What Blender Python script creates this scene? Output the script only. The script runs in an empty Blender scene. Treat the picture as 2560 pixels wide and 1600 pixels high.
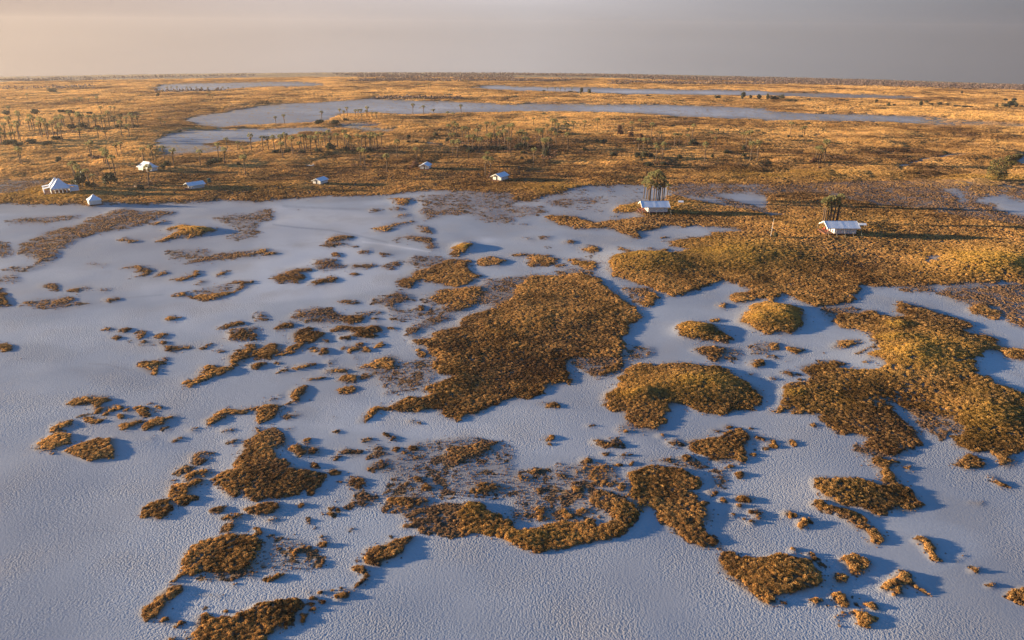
import bpy, math, random
import numpy as np
from mathutils import Matrix, Vector

C = bpy.context.scene.collection
sc = bpy.context.scene
rad = math.radians

# ---------------------------------------------------------------- camera, sky, sun, exposure
CAM_H, R_EARTH, F_PX = 60.0, 50000.0, 1850.0       # metres, the plain's curvature, focal length in photo pixels
PITCH, ROLL = 21.28, 0.43
SUN_EL, SUN_AZ = 5.4, -86.0                         # azimuth clockwise from +Y: the sun stands to the left, a little ahead
cam_d = bpy.data.cameras.new('camera')
cam_d.sensor_width = 36.0
cam_d.lens = 36.0 * F_PX / 2560.0
cam_d.clip_start, cam_d.clip_end = 1.0, 20000.0
cam = bpy.data.objects.new('camera', cam_d)
CAM_M = Matrix.Translation((0, 0, CAM_H)) @ Matrix.Rotation(rad(90 - PITCH), 4, 'X') @ Matrix.Rotation(rad(ROLL), 4, 'Z')
cam.matrix_world = CAM_M
C.objects.link(cam)
sc.camera = cam

world = bpy.data.worlds.new("World")
sc.world = world
world.use_nodes = True
wn, wl = world.node_tree.nodes, world.node_tree.links
bg = wn['Background']
sky = wn.new('ShaderNodeTexSky')
sky.sky_type = 'NISHITA'
sky.sun_disc = False
sky.sun_elevation = rad(SUN_EL)
sky.sun_rotation = rad(SUN_AZ)
sky.altitude = 900
sky.air_density, sky.dust_density, sky.ozone_density = (1.0, 0.8, 2.5)
tco = wn.new('ShaderNodeTexCoord')                  # the curved plain's horizon lies below eye level: the sky comes down to it
dip = wn.new('ShaderNodeVectorMath'); dip.operation = 'ADD'; dip.inputs[1].default_value = (0, 0, 0.052)
wl.new(tco.outputs['Generated'], dip.inputs[0])
wl.new(dip.outputs[0], sky.inputs['Vector'])
wup = wn.new('ShaderNodeMix'); wup.data_type = 'RGBA'; wup.blend_type = 'MULTIPLY'; wup.inputs[0].default_value = 1.0
wup.inputs[7].default_value = (0.52, 1.0, 1.42, 1)
wl.new(sky.outputs[0], wup.inputs[6])
# dust low over the plain: warm towards the sun, slate grey away from it
flat = wn.new('ShaderNodeVectorMath'); flat.operation = 'MULTIPLY'; flat.inputs[1].default_value = (1, 1, 0)
unit = wn.new('ShaderNodeVectorMath'); unit.operation = 'NORMALIZE'
side = wn.new('ShaderNodeVectorMath'); side.operation = 'DOT_PRODUCT'
side.inputs[1].default_value = (math.sin(rad(SUN_AZ)), math.cos(rad(SUN_AZ)), 0)
wl.new(tco.outputs['Generated'], flat.inputs[0]); wl.new(flat.outputs[0], unit.inputs[0]); wl.new(unit.outputs[0], side.inputs[0])
s01 = wn.new('ShaderNodeMapRange'); s01.inputs[1].default_value = -1; s01.inputs[2].default_value = 1
wl.new(side.outputs['Value'], s01.inputs[0])
dust = wn.new('ShaderNodeValToRGB')
def lin(c): return tuple(((v / 255 + .055) / 1.055) ** 2.4 for v in c) + (1,)
stops = [(-1, (100, 102, 111)), (-.52, (116, 116, 122)), (-.25, (150, 149, 154)), (.05, (186, 181, 183)), (.33, (192, 180, 176)), (.63, (178, 159, 148)), (1, (240, 186, 136))]
while len(dust.color_ramp.elements) < len(stops): dust.color_ramp.elements.new(0.5)
for e, (d, c) in zip(dust.color_ramp.elements, stops): e.position = (d + 1) / 2; e.color = lin(c)
wl.new(s01.outputs[0], dust.inputs[0])
dgain = wn.new('ShaderNodeVectorMath'); dgain.operation = 'SCALE'
# faint drifting veils in the dust
vmap = wn.new('ShaderNodeMapping'); vmap.inputs['Scale'].default_value = (3.0, 3.0, 34.0)
veil = wn.new('ShaderNodeTexNoise'); veil.inputs['Scale'].default_value = 1.1; veil.inputs['Detail'].default_value = 5
wl.new(tco.outputs['Generated'], vmap.inputs['Vector']); wl.new(vmap.outputs[0], veil.inputs['Vector'])
vr = wn.new('ShaderNodeMapRange'); vr.inputs[1].default_value = .35; vr.inputs[2].default_value = .65; vr.inputs[3].default_value = .97; vr.inputs[4].default_value = 1.03
wl.new(veil.outputs[0], vr.inputs[0])
glow = wn.new('ShaderNodeVectorMath'); glow.operation = 'SCALE'
wl.new(dust.outputs[0], glow.inputs[0]); wl.new(vr.outputs[0], glow.inputs['Scale'])
sep = wn.new('ShaderNodeSeparateXYZ'); wl.new(dip.outputs[0], sep.inputs[0])
rise = wn.new('ShaderNodeMapRange'); rise.inputs[1].default_value = .052; rise.inputs[2].default_value = .09; rise.inputs[3].default_value = .92; rise.inputs[4].default_value = 1.2
wl.new(sep.outputs['Z'], rise.inputs[0])
lift = wn.new('ShaderNodeVectorMath'); lift.operation = 'SCALE'
wl.new(glow.outputs[0], lift.inputs[0]); wl.new(rise.outputs[0], lift.inputs['Scale'])
wl.new(lift.outputs[0], dgain.inputs[0])
lay = wn.new('ShaderNodeMapRange'); lay.interpolation_type = 'SMOOTHSTEP'
lay.inputs[1].default_value = 0.10; lay.inputs[2].default_value = 0.42; lay.inputs[3].default_value = 1; lay.inputs[4].default_value = 0
wl.new(sep.outputs['Z'], lay.inputs[0])
wmix = wn.new('ShaderNodeMix'); wmix.data_type = 'RGBA'
wl.new(lay.outputs[0], wmix.inputs[0]); wl.new(wup.outputs[2], wmix.inputs[6]); wl.new(dgain.outputs[0], wmix.inputs[7])
wl.new(wmix.outputs[2], bg.inputs['Color'])
SKY_STRENGTH, EXPOSURE = 0.08, 1.85
bg.inputs['Strength'].default_value = SKY_STRENGTH
dgain.inputs['Scale'].default_value = 1.0 / (SKY_STRENGTH * 2 ** EXPOSURE)

sun_d = bpy.data.lights.new('sun', 'SUN')
sun_d.energy = 5.0
sun_d.angle = rad(0.5)
sun_d.color = (1.0, 0.81, 0.55)
sun = bpy.data.objects.new('sun', sun_d)
sdir = Vector((math.sin(rad(SUN_AZ)) * math.cos(rad(SUN_EL)), math.cos(rad(SUN_AZ)) * math.cos(rad(SUN_EL)), math.sin(rad(SUN_EL))))
sun.rotation_euler = sdir.to_track_quat('Z', 'Y').to_euler()
C.objects.link(sun)

sc.view_settings.view_transform = 'Standard'
sc.view_settings.look = 'None'
sc.view_settings.gamma = 1.0
sc.view_settings.use_curve_mapping = False
sc.view_settings.exposure = EXPOSURE
sc.cycles.max_bounces = 5
sc.cycles.diffuse_bounces = 3
sc.cycles.use_denoising = True

# ---------------------------------------------------------------- helpers: photo pixel <-> plain
M3 = np.array(CAM_M.to_3x3())

def at(px, py):
    """ground point (x, y, z on the curved plain) seen at a photo pixel; also metres per pixel there"""
    d = M3 @ np.array([(px - 1280) / F_PX, (800 - py) / F_PX, -1.0])
    a = (d[0] ** 2 + d[1] ** 2) / (2 * R_EARTH)
    disc = d[2] ** 2 - 4 * a * CAM_H
    if disc < 0: disc = 0.0
    t = (-d[2] - math.sqrt(disc)) / (2 * a)
    return d[0] * t, d[1] * t, CAM_H + d[2] * t, t / F_PX

def project(x, y, z):
    p = np.stack([x, y, z - CAM_H], -1) @ M3        # world -> camera (transpose of a rotation)
    dep = -p[..., 2]
    ok = dep > 1.0
    dep = np.where(ok, dep, 1.0)
    u = 1280 + F_PX * p[..., 0] / dep
    v = 800 - F_PX * p[..., 1] / dep
    return np.where(ok, u, -1e5), np.where(ok, v, 1e5)

def _hash(ix, iy, seed):
    with np.errstate(over='ignore'):
        h = ix.astype(np.uint32) * np.uint32(374761393) + iy.astype(np.uint32) * np.uint32(668265263) + np.uint32((seed * 2246822519) & 0xffffffff)
        h = (h ^ (h >> np.uint32(13))) * np.uint32(1274126177)
        h = (h ^ (h >> np.uint32(16))) * np.uint32(2246822519)
        h = h ^ (h >> np.uint32(15))
    return h.astype(np.float32) / np.float32(4294967295.0)

def vnoise(x, y, seed=0):
    fx, fy = np.floor(x), np.floor(y)
    ix, iy = fx.astype(np.int64), fy.astype(np.int64)
    tx, ty = (x - fx), (y - fy)
    tx = tx * tx * (3 - 2 * tx); ty = ty * ty * (3 - 2 * ty)
    a, b = _hash(ix, iy, seed), _hash(ix + 1, iy, seed)
    c, d = _hash(ix, iy + 1, seed), _hash(ix + 1, iy + 1, seed)
    return (a + (b - a) * tx) * (1 - ty) + (c + (d - c) * tx) * ty

def fbm(x, y, wave, octs=3, seed=0, gain=0.55):
    s, w, tot, f = 0.0, 1.0, 0.0, 1.0 / wave
    for o in range(octs):
        ca, sa = math.cos(0.7 + 1.3 * o), math.sin(0.7 + 1.3 * o)
        s = s + w * vnoise((x * ca - y * sa) * f + 17.3 * o, (x * sa + y * ca) * f - 9.1 * o, seed + o)
        tot += w; w *= gain; f *= 2.03
    return s / tot

def spread(n, k=0.16):
    return np.clip((n - 0.5) / (k * 3.4) + 0.5, 0, 1)

def sstep(a, b, x):
    t = np.clip((x - a) / (b - a), 0, 1)
    return t * t * (3 - 2 * t)

# ---------------------------------------------------------------- where grass grows: outlines of the islands and pans
# each line: window origin, share of ground covered, outline points (in the window's own units)
CROP = dict(F1=(0,160),F2=(640,160),F3=(1280,160),F4=(1920,160),T1=(0,480),T2=(640,480),T3=(1280,480),T4=(1920,480),
            M1=(0,840),M2=(640,840),M3=(1280,840),M4=(1920,840),B1=(0,1200),B2=(640,1200),B3=(1280,1200),B4=(1920,1200),P=(0,0))
OUTLINES = '''
P .93|0,100 2560,100 2560,500 2052,464 1920,464 1730,459 1672,464 1597,464 1545,464 1465,467 1418,477 1351,491 1343,501 1280,504 1195,480 1063,477 971,487 905,490 825,490 706,498 640,505 555,500 516,505 423,509 357,512 265,509 228,517 182,513 114,514 0,510
F1 .13|1720,525 1850,490 2100,455 2430,398 2430,570 2100,600 1900,580 1780,560
F2 .13|0,395 300,375 700,355 1100,332 1250,340 1700,350 2430,385 2430,455 1700,470 1400,480 1100,455 800,470 700,530 500,555 100,570 0,600
F2 .15|1100,332 1130,310 1050,280 1000,272 1060,270 1180,310 1200,335
F3 .14|0,385 900,385 1400,385 2000,400 2430,425 2430,525 1800,510 1200,470 600,455 0,455
F3 .6|0,360 600,362 900,372 600,385 100,385
F4 .2|0,450 500,465 1000,480 1500,500 2000,550 2150,575 1700,580 1000,545 0,540
F4 .5|1450,505 2000,540 2419,575 2419,600 1500,585
F1 .13|1400,740 1500,700 1700,640 2000,620 2430,610 2430,742 2100,730 1900,770 1650,790 1500,770
F2 .13|0,625 300,600 600,600 780,610 700,650 500,640 350,680 100,720 0,735
F1 .45|1350,760 1700,780 2100,760 2300,820 1900,850 1500,880
F2 .4|780,560 1150,555 1200,590 900,600 1350,610 1380,640 1250,650 1000,640 800,600
F2 .03|2040,215 2150,205 2430,203 2430,247 2200,240
F3 .03|0,215 600,220 1200,235 1700,245 2430,252 2430,300 1900,295 1500,290 1000,285 800,275 600,265 0,255
F4 .2|0,265 700,280 1400,305 1500,330 800,325 200,310 0,300
F1 .15|1450,200 1700,185 2430,172 2430,215 2100,255 1700,265 1480,262
F2 .15|0,172 400,168 600,180 700,200 400,215 0,215
F1 .3|0,128 1000,125 2419,110 2419,125 1000,145 300,150
F4 .1|1200,1000 1230,950 1400,895 1560,870 1700,845 2000,855 1800,865 1560,890 1400,930 1300,980 1220,1020
F4 .62|-700,1185 -200,1165 400,1130 1400,1090 2430,1130 2430,1560 1500,1400 700,1300 100,1275 -250,1215
F4 .15|2320,900 2430,870 2430,950 2350,960
F4 .15|2250,830 2430,845 2430,860 2300,850
F4 .68|0,1160 400,1140 850,1160 1000,1130 1600,1130 1500,1150 1100,1200 1500,1250 1000,1260 700,1230 400,1190 0,1180
F4 .5|680,1270 950,1290 1300,1340 1000,1330 680,1300
F4 .12|1660,1190 1780,1180 1850,1230 1890,1290 1830,1310 1750,1230
F4 .05|1950,1290 2050,1250 2250,1240 2350,1290 2430,1285 2430,1440 2300,1410 2180,1370 2120,1310 2000,1310
F1 .55|0,1090 400,1100 700,1080 400,1150 150,1230 0,1240
F2 .35|1530,740 1660,735 1830,765 1700,775
F3 .3|760,765 900,770 900,790 780,780
F3 .12|700,1170 1000,1150 1240,1155 1240,1290 900,1330 880,1420 500,1360 250,1280 300,1250 520,1200
F3 .55|1480,1150 1750,1130 2430,1170 2430,1210 1900,1230 2100,1290 2430,1380 2430,1430 2300,1400 1900,1270 1500,1240
F3 .6|560,1290 700,1270 900,1280 760,1310
T1 .55|40,280 200,250 600,225 800,230 600,270 400,300 100,300
T1 .6|1060,180 1160,155 1300,180 1640,180 1650,210 1500,250 1400,300 1200,350 900,400 700,460 560,560 500,650 350,680 300,620 150,580 200,500 400,400 560,350 750,310 850,250 1000,215
T1 .9|1390,320 1500,280 1600,275 1500,310
T1 1|1540,360 1730,310 1800,330 2000,345 2040,360 1980,390 1880,420 1800,445 1760,415 1600,450 1470,480 1480,455 1600,420 1700,380
T1 .8|1120,450 1190,430 1220,460 1300,450 1310,470 1200,485
T1 .55|0,460 60,480 120,540 100,600 0,620
T1 .5|30,740 120,710 400,690 640,650 960,585 700,640 450,690 250,750 80,760
T1 .5|790,690 880,665 1000,690 1080,680 980,705
T1 .75|1110,725 1300,690 1350,700 1450,740 1350,800 1250,820 1330,770 1300,730
T1 .85|1420,820 1480,780 1560,745 1600,760 1500,800
T1 .85|1590,835 1750,800 1850,750 1910,745 1870,790 1700,840
T1 .65|1490,695 1700,680 1850,630 2100,580 2430,550 2430,610 2100,640 1750,680
T1 .4|1550,550 1900,540 2050,560 1900,620 1600,640
T1 .4|2000,250 2150,220 2430,190 2430,420 2200,460 2100,420 2300,380 2200,340
T1 .75|1840,870 1900,835 1970,840 1900,880
T1 .8|2010,790 2100,750 2150,755 2100,800
T1 .93|1620,985 1700,955 1760,950 1780,980 1900,975 2100,950 2180,945 2250,900 2290,870 2060,875 2200,850 2390,845 2400,860 2300,900 2180,970 2050,1015 1900,1020 1800,995
T1 .35|1760,940 2060,880 2200,900 2150,940 1900,965
T1 .65|360,890 480,860 540,880 560,930 480,935 450,910
T1 .9|640,940 700,915 830,895 860,905 760,940 700,950
T1 .75|920,930 960,915 1060,915 1000,945
T1 .65|100,1090 220,1065 250,1040 400,1020 560,1010 650,980 700,1010 640,1050 850,1040 870,1050 640,1090 500,1105 350,1090 250,1080
T1 .8|980,1035 1000,1010 1130,1000 1140,1020 1040,1045
T1 .97|0,900 30,930 50,1000 100,1055 60,1075 0,1090
T1 .4|0,810 130,770 210,850 100,860 0,850
T1 .85|1565,1200 1600,1175 1690,1180 1640,1220 1580,1225
T1 .8|970,1300 1040,1280 1080,1300 1020,1320
T1 .8|1100,1325 1160,1285 1240,1310 1180,1340
T1 .85|1270,1350 1350,1300 1370,1340 1330,1390 1290,1380
T1 .8|1450,1390 1500,1345 1580,1330 1580,1380
T1 .8|2010,1300 2130,1260 2280,1215 2290,1260 2180,1280 2080,1290
T1 .75|2150,1320 2250,1290 2430,1270 2430,1410 2300,1390 2200,1400
T1 .97|0,1450 60,1435 140,1470 80,1500 0,1500
T2 .55|0,180 60,160 150,155 170,200 140,270 0,280
T2 .8|0,540 120,530 130,550 60,590 0,590
T2 .9|60,600 120,570 210,560 230,580 150,605
T2 .75|680,430 800,405 930,425 880,460 760,470 870,500 970,520 930,535 850,505 640,520 620,490 700,470
T2 .75|960,575 1040,545 1070,550 1040,600
T2 .85|1175,600 1200,575 1290,590 1200,610
T2 .65|550,640 690,630 780,640 740,670 840,700 800,720 640,740 560,745
T2 .8|150,830 180,790 350,735 510,710 520,750 430,770 450,840 400,865 230,860
T2 .85|480,870 540,845 700,800 780,805 760,860 660,865 540,885
T2 .9|865,785 930,765 990,780 930,795
T2 .75|880,720 900,690 1130,680 1150,705 1000,720 920,730
T2 .65|1170,710 1300,660 1390,645 1330,690 1300,740 1200,720
T2 .38|1480,60 1600,30 2000,10 2430,0 2430,300 2200,290 2050,230 1900,220 1700,220 1520,180 1600,130
T2 .8|1090,350 1210,320 1380,290 1490,270 1500,285 1350,320 1250,370 1160,385
T2 .7|1500,310 1600,330 1660,350 1650,400 1570,390 1530,350
T2 .75|1370,430 1470,410 1650,440 1680,500 1700,540 1640,550 1600,480 1450,450
T2 .75|1280,435 1380,430 1350,450
T2 .65|1290,465 1430,475 1300,480
T2 .75|1240,165 1330,145 1420,170 1330,180
T2 .9|1300,230 1380,205 1470,215 1380,240
T2 .6|1060,180 1100,155 1200,180 1100,190
T2 .6|370,165 460,165 420,178
T2 .85|1230,60 1320,60 1480,60 1450,100 1400,130 1330,120 1300,80
T2 .6|1520,175 1700,190 1850,170 2000,180 1900,220 1750,210 1640,260 1560,270 1600,230
T2 1|1840,600 1860,560 1860,520 1990,495 2060,500 2000,540 1960,570 1900,600 1910,630
T2 .45|1400,680 1480,600 1700,600 1800,640 1600,720
T2 .85|1330,850 1360,820 1500,790 1450,760 1540,740 1640,720 1800,640 1900,640 2020,640 2010,740 2140,800 2050,850 1900,900 1770,880 1640,850 1560,830 1430,920 1380,900
T2 .8|2080,690 2130,620 2250,610 2390,650 2300,700 2150,700
T2 .6|1080,1060 1100,1010 1250,980 1340,920 1370,960 1470,970 1490,1030 1350,1050 1300,1060 1370,1110 1280,1130 1200,1070
T2 .4|1540,1040 1640,990 1740,1050 1650,1080
T2 .82|1640,990 1750,920 1880,910 2100,890 2220,930 2240,960 2330,1030 2250,1060 2050,1070 1960,1140 1780,1130 1740,1110 1800,1060 1700,1050
T2 .75|750,1040 850,1025 980,1040 960,1060 800,1055
T2 .6|370,1140 450,1110 590,1090 700,1110 850,1180 1000,1130 1200,1120 1220,1140 1050,1170 990,1230 870,1245 700,1240 500,1240 350,1200 290,1210
T2 .88|860,1240 880,1200 1010,1160 1000,1220
T2 .85|160,1300 250,1240 360,1225 340,1280 250,1310
T2 .6|0,1130 50,1140 120,1200 80,1220 0,1220
T2 .92|340,1360 370,1310 470,1280 560,1310 650,1350 590,1400 560,1420 400,1430 350,1400
T2 .88|680,1310 800,1270 960,1270 1010,1280 1080,1260 1190,1260 1200,1310 1100,1330 1160,1370 1100,1380 980,1380 870,1360 940,1330 900,1310 780,1325
T2 .9|1080,1200 1130,1180 1180,1200 1130,1220
T2 .3|1250,1130 1700,1080 1900,1160 1500,1200 1300,1240
T2 .6|1440,1280 1600,1200 1800,1170 1860,1190 1700,1260 1550,1310 1480,1390 1420,1360
P .5|1210,700 1290,690 1340,690 1290,770 1230,770 1190,760
P .96|1151,803 1182,787 1235,771 1280,745 1300,712 1333,688 1386,690 1449,684 1492,696 1515,718 1539,734 1571,760 1595,776 1605,795 1574,811 1571,835 1545,842 1563,866 1555,893 1423,900 1412,919 1428,946 1436,964 1415,956 1367,970 1359,980 1320,996 1280,997 1248,1009 1193,1036 1158,1044 1140,1054 1121,1044 1090,1025 1037,1030 992,1028 957,1025 920,1044 905,1060 897,1057 910,1041 936,1017 971,1020 992,1007 1024,993 1050,1001 1074,988 1058,975 1103,956 1143,946 1095,938 1077,919 1084,893 1074,872 1037,861 1032,845 1037,850 1090,848 1074,837 1095,829 1151,816
M2 .38|1050,330 1650,200 1700,400 1600,530 1250,560 1150,400
M2 .88|1150,220 1250,190 1340,200 1310,310 1080,320 900,320 1060,280
M2 .97|620,340 740,310 850,310 840,350 680,355
M2 .92|780,400 850,370 970,370 960,430 840,450 780,430
M2 .9|770,540 800,490 940,470 970,500 900,550
M2 .65|980,380 1080,360 1090,400 1000,410
M2 .97|460,440 500,405 650,385 660,405 520,430
M2 .93|330,560 340,520 440,470 500,475 470,540 420,610 360,620
M2 .97|190,355 270,310 340,320 220,355
M2 .97|340,310 420,270 570,260 540,290 400,320
M2 .92|190,195 260,140 360,90 440,65 490,95 400,140 330,170
M2 .92|0,180 40,110 150,70 230,80 230,150 120,230 60,220 0,210
M2 .92|0,260 90,260 100,290 30,305 0,300
M2 .97|0,700 50,660 210,650 230,700 180,770 60,830 20,830 20,780
M2 .92|210,670 330,640 420,600 430,620 300,670
M2 .65|250,760 330,730 450,740 380,770 300,800
M2 .75|0,920 170,870 240,920 310,960 280,1050 180,1080 200,1140 0,1140
P .97|640,1060 690,1135 692,1147 719,1155 727,1171 759,1176 809,1184 815,1195 799,1210 793,1232 778,1237 759,1221 746,1240 719,1242 680,1248 648,1250 640,1253 610,1248 598,1229 579,1253 564,1234 542,1216 545,1200 540,1221 529,1202 556,1187 590,1173 606,1131 609,1115 640,1086
M1 .75|2290,1020 2430,940 2430,1050
M1 .65|2110,1010 2200,980 2290,970 2230,1030
M1 .65|2060,910 2160,870 2230,880 2190,920
M1 .97|1920,810 2020,770 2060,730 2130,690 2280,700 2400,670 2430,700 2250,740 2150,760 2080,800 1990,850 1940,870 1970,830
M1 .93|600,650 700,600 830,575 1000,570 1050,600 970,640 950,700 880,680 830,650 640,660
M1 .93|670,790 740,765 850,735 960,720 850,750 700,785
M1 .85|485,905 500,850 560,815 680,800 680,860 600,880 570,910
M1 1|345,1080 345,1020 420,980 530,920 680,940 660,1000 560,1060 470,1090 620,1110 630,1075 780,1020 900,975 1030,990 1090,950 1080,1000 1080,1160 980,1170 840,1190 760,1150 620,1110 500,1110 440,1085
M1 .97|1130,870 1180,830 1290,785 1340,810 1280,870 1190,890
M1 .98|1330,890 1380,820 1480,770 1580,770 1690,735 1680,760 1580,800 1550,850 1400,880
M1 .93|1530,910 1590,860 1610,870 1570,910
M1 .75|1360,670 1420,625 1440,630 1390,670
M1 .93|1610,1010 1680,960 1750,955 1700,990 1640,1010
M1 .85|1400,980 1440,960 1440,990
M1 .75|1770,900 1820,870 1890,885 1830,910
M1 .98|1290,280 1350,250 1450,240 1540,240 1530,290 1450,330 1390,330
M1 .85|1510,220 1580,200 1610,210 1540,240
M1 .95|1730,460 1760,420 1840,420 1900,340 1920,290 2020,280 2080,300 2160,290 2200,320 2140,360 1980,400 1870,440 1810,490 1760,490
M1 .93|1530,110 1560,90 1680,100 1760,90 1830,100 1720,130 1620,165
M1 .93|1470,70 1510,45 1560,60 1540,90
M1 .8|1380,40 1440,60 1400,80 1280,75
M1 .7|1160,65 1260,45 1250,60
M1 .9|1850,120 1900,100 2000,75 2010,90 1900,130
M1 .85|2020,145 2080,125 2160,140 2080,155
M1 .88|2130,210 2200,170 2300,110 2330,80 2430,70 2430,180 2330,220 2240,290 2170,290 2170,230
M1 .75|2130,30 2250,0 2430,0 2430,40 2200,50
M1 .92|2340,290 2430,260 2430,310
M1 .65|1790,1200 1820,1110 1930,1100 2030,1110 1960,1150 1920,1210 1850,1230
M1 .65|1640,1290 1750,1220 1850,1230 1750,1300 1680,1340
M1 .97|1720,1360 1780,1300 1930,1260 2000,1280 1980,1330 1850,1340 1750,1380
M1 .98|1590,1490 1620,1420 1740,1400 1860,1350 1960,1370 1880,1420 1800,1470 1780,1560 1720,1610 1640,1600 1600,1540
M1 .93|1570,1390 1640,1370 1640,1400
M1 .75|1960,1210 2020,1195 2000,1220
B1 .88|1740,190 1800,150 1880,150 1850,200
B1 .98|1350,270 1450,210 1540,185 1630,200 1600,280 1600,340 1500,380 1370,355
B1 .8|1990,310 2050,260 2160,240 2130,290 2050,330
B1 .8|2070,370 2130,330 2300,330 2290,370 2180,400
B1 .85|2290,270 2430,230 2430,340 2360,330
B1 .75|2110,490 2130,420 2230,390 2250,420 2180,500
B1 .95|1725,760 1760,680 1870,610 1980,560 2100,520 2200,510 2430,530 2430,800 2250,850 2050,890 1900,870 1800,910 1700,920 1730,830
B1 .5|1830,900 2050,890 2250,850 2430,800 2430,940 2300,930 2100,960 1900,960
B1 .93|1700,900 1760,900 1690,950 1620,990 1610,980
B1 .99|1340,1280 1360,1210 1450,1170 1500,1090 1620,1000 1740,995 1720,1050 1620,1110 1570,1200 1500,1290 1450,1330 1390,1340
B1 .93|1520,1350 1560,1290 1600,1310 1620,1340 1550,1370
B1 .9|1640,1410 1660,1350 1720,1340 1720,1400
B1 .98|1840,1530 1840,1400 1880,1290 1940,1260 2020,1310 2180,1320 2220,1260 2300,1250 2430,1190 2430,1530
B1 .93|1530,1530 1640,1480 1700,1530
B1 .5|1700,1480 1840,1450 1840,1530
B2 .98|0,1180 60,1170 200,1150 280,1130 430,1140 440,1220 360,1300 340,1370 200,1430 100,1500 60,1530 0,1530
B2 .97|390,1360 410,1300 450,1250 480,1280 460,1340 420,1370
B2 .95|740,1130 780,1090 850,1060 900,1030 1000,970 1020,920 1010,890 900,840 960,805 1040,830 1070,910 1050,970 1000,1010 900,1050 860,1110 800,1160
B2 .96|1030,760 1040,660 1090,630 1160,630 1260,600 1290,560 1360,570 1450,540 1500,530 1500,570 1400,640 1390,710 1230,770 1170,830 1110,820 1060,820
B2 .65|930,760 990,740 1000,780
B2 .97|590,620 600,590 640,570 690,580 670,620 600,640
B2 .85|600,540 640,510 670,540 630,570
B2 .97|0,230 80,215 180,210 240,250 200,300 100,340 0,350
B2 .65|90,390 170,340 220,350 200,400 120,420
B2 .88|0,450 60,480 90,510 0,550
B2 .75|490,360 520,360 520,440 480,420
B2 .33|0,560 150,520 450,570 520,620 660,760 640,830 400,860 280,860 100,870 0,880
B2 .85|310,720 350,670 480,620 500,640 390,700 360,730
B2 .88|80,940 150,900 290,880 270,930 130,960
B2 .65|520,790 560,750 650,770 640,830
B2 .6|470,700 540,700 540,730
B2 .62|840,260 900,210 920,120 1040,110 1160,160 1160,200 1050,250 950,260
B2 .65|1160,270 1230,220 1480,260 1620,240 1700,220 1900,220 1930,330 1940,420 1960,480 2000,520 1850,540 1680,520 1560,510 1500,480 1560,400 1480,380 1400,380 1350,320 1200,280
B2 .95|1230,210 1260,150 1370,130 1480,100 1540,130 1620,140 1610,230 1480,260 1350,260
B2 .75|1370,470 1390,420 1480,400 1560,370 1540,440 1430,460
M2 .88|860,1400 880,1330 980,1330 1040,1360 1000,1420 900,1440
M2 .92|680,1290 720,1250 790,1270 780,1310 700,1320
M2 .6|900,1460 1000,1420 1030,1500
M2 .5|300,1050 600,1050 620,1130 380,1150
M2 .36|1050,1280 1500,1000 2000,950 2330,1000 2430,1050 2430,1530 1200,1530 1280,1300
M2 .8|760,1120 830,1060 1000,1100 990,1130 900,1130
M2 .88|1000,980 1080,970 1130,990 1030,1030
M2 .78|1040,1270 1070,1210 1180,1180 1280,1220 1190,1280
M2 .85|690,1170 730,1140 790,1140 740,1180
M2 .65|1060,1160 1100,1040 1170,1030 1280,1130 1150,1160
M2 .75|1760,1160 1800,1080 2100,1020 2290,1000 2200,1090 1980,1180 1900,1210 1800,1170
M2 .78|2000,1470 2100,1380 2250,1390 2350,1450 2230,1500
M3 .36|0,1260 300,1250 600,1200 900,1200 1060,1400 1080,1530 0,1530
M3 .75|590,1280 680,1230 900,1220 960,1260 980,1330 860,1400 740,1400 720,1330 620,1310
M3 .7|740,1420 900,1390 1050,1400 1060,1470 900,1530 760,1530
M3 .88|40,1370 80,1320 190,1340 140,1390
B3 .38|0,60 1060,60 1100,180 900,400 0,400
B2 .98|1900,310 1960,230 2070,210 2150,240 2150,290 2260,330 2430,400 2430,610 2300,560 2140,520 2000,520 1920,470
B3 .75|720,240 760,120 830,100 1000,180 1180,240 1200,330 1050,300 950,310 880,290
B3 .98|0,480 170,480 250,470 350,410 500,410 640,400 740,380 780,440 880,430 960,400 930,310 970,260 1050,230 1100,250 1200,330 1150,400 1090,490 1000,540 860,580 640,620 440,660 300,690 200,680 100,650 0,610
B3 .97|1090,-50 1110,-70 1200,-100 1260,-130 1350,-130 1440,-110 1560,-100 1640,-80 1700,-30 1790,-20 1750,80 1640,90 1750,140 1740,200 1850,280 1870,370 1800,430 1790,490 1900,540 1940,580 1930,640 1850,650 1750,630 1650,570 1500,470 1400,370 1350,260 1280,240 1260,300 1200,310 1100,160 1110,60
M3 .5|1280,1170 1500,1160 1640,1140 1800,1180 1860,1260 1700,1270 1500,1220
M3 .88|1640,1040 1650,990 1850,970 1980,950 1990,910 2140,880 2240,920 2260,960 2210,1030 2190,1110 2200,1180 2160,1220 2080,1180 1960,1200 1850,1160 1700,1080
M3 .7|1450,1000 1550,970 1590,1000 1590,1060 1520,1050
M3 .93|1860,890 1930,880 1990,900 1900,910
M3 .4|1880,1280 2000,1230 2030,1320 2030,1430 1900,1460
M3 .42|870,960 1020,960 1060,1060 980,1060
M3 .8|760,990 800,970 870,1000 1000,1020 970,1060 850,1050 790,1030
M3 .97|330,680 320,640 370,620 440,660 430,690
M3 .42|980,880 1100,780 1250,870 1450,900 1000,920
M3 .99|860,590 900,540 980,510 1000,470 1070,460 1000,410 1050,340 1130,280 1210,270 1270,270 1350,290 1500,260 1640,265 1800,290 1980,310 2100,380 2220,460 2350,550 2350,650 2280,700 2130,710 2000,740 1900,750 1780,720 1700,680 1600,640 1480,680 1460,760 1420,850 1380,890 1250,870 1150,840 1070,780 1060,720 940,700 880,650
M3 .55|550,210 1050,200 1070,270 960,380 800,410 650,330 560,270
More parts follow.
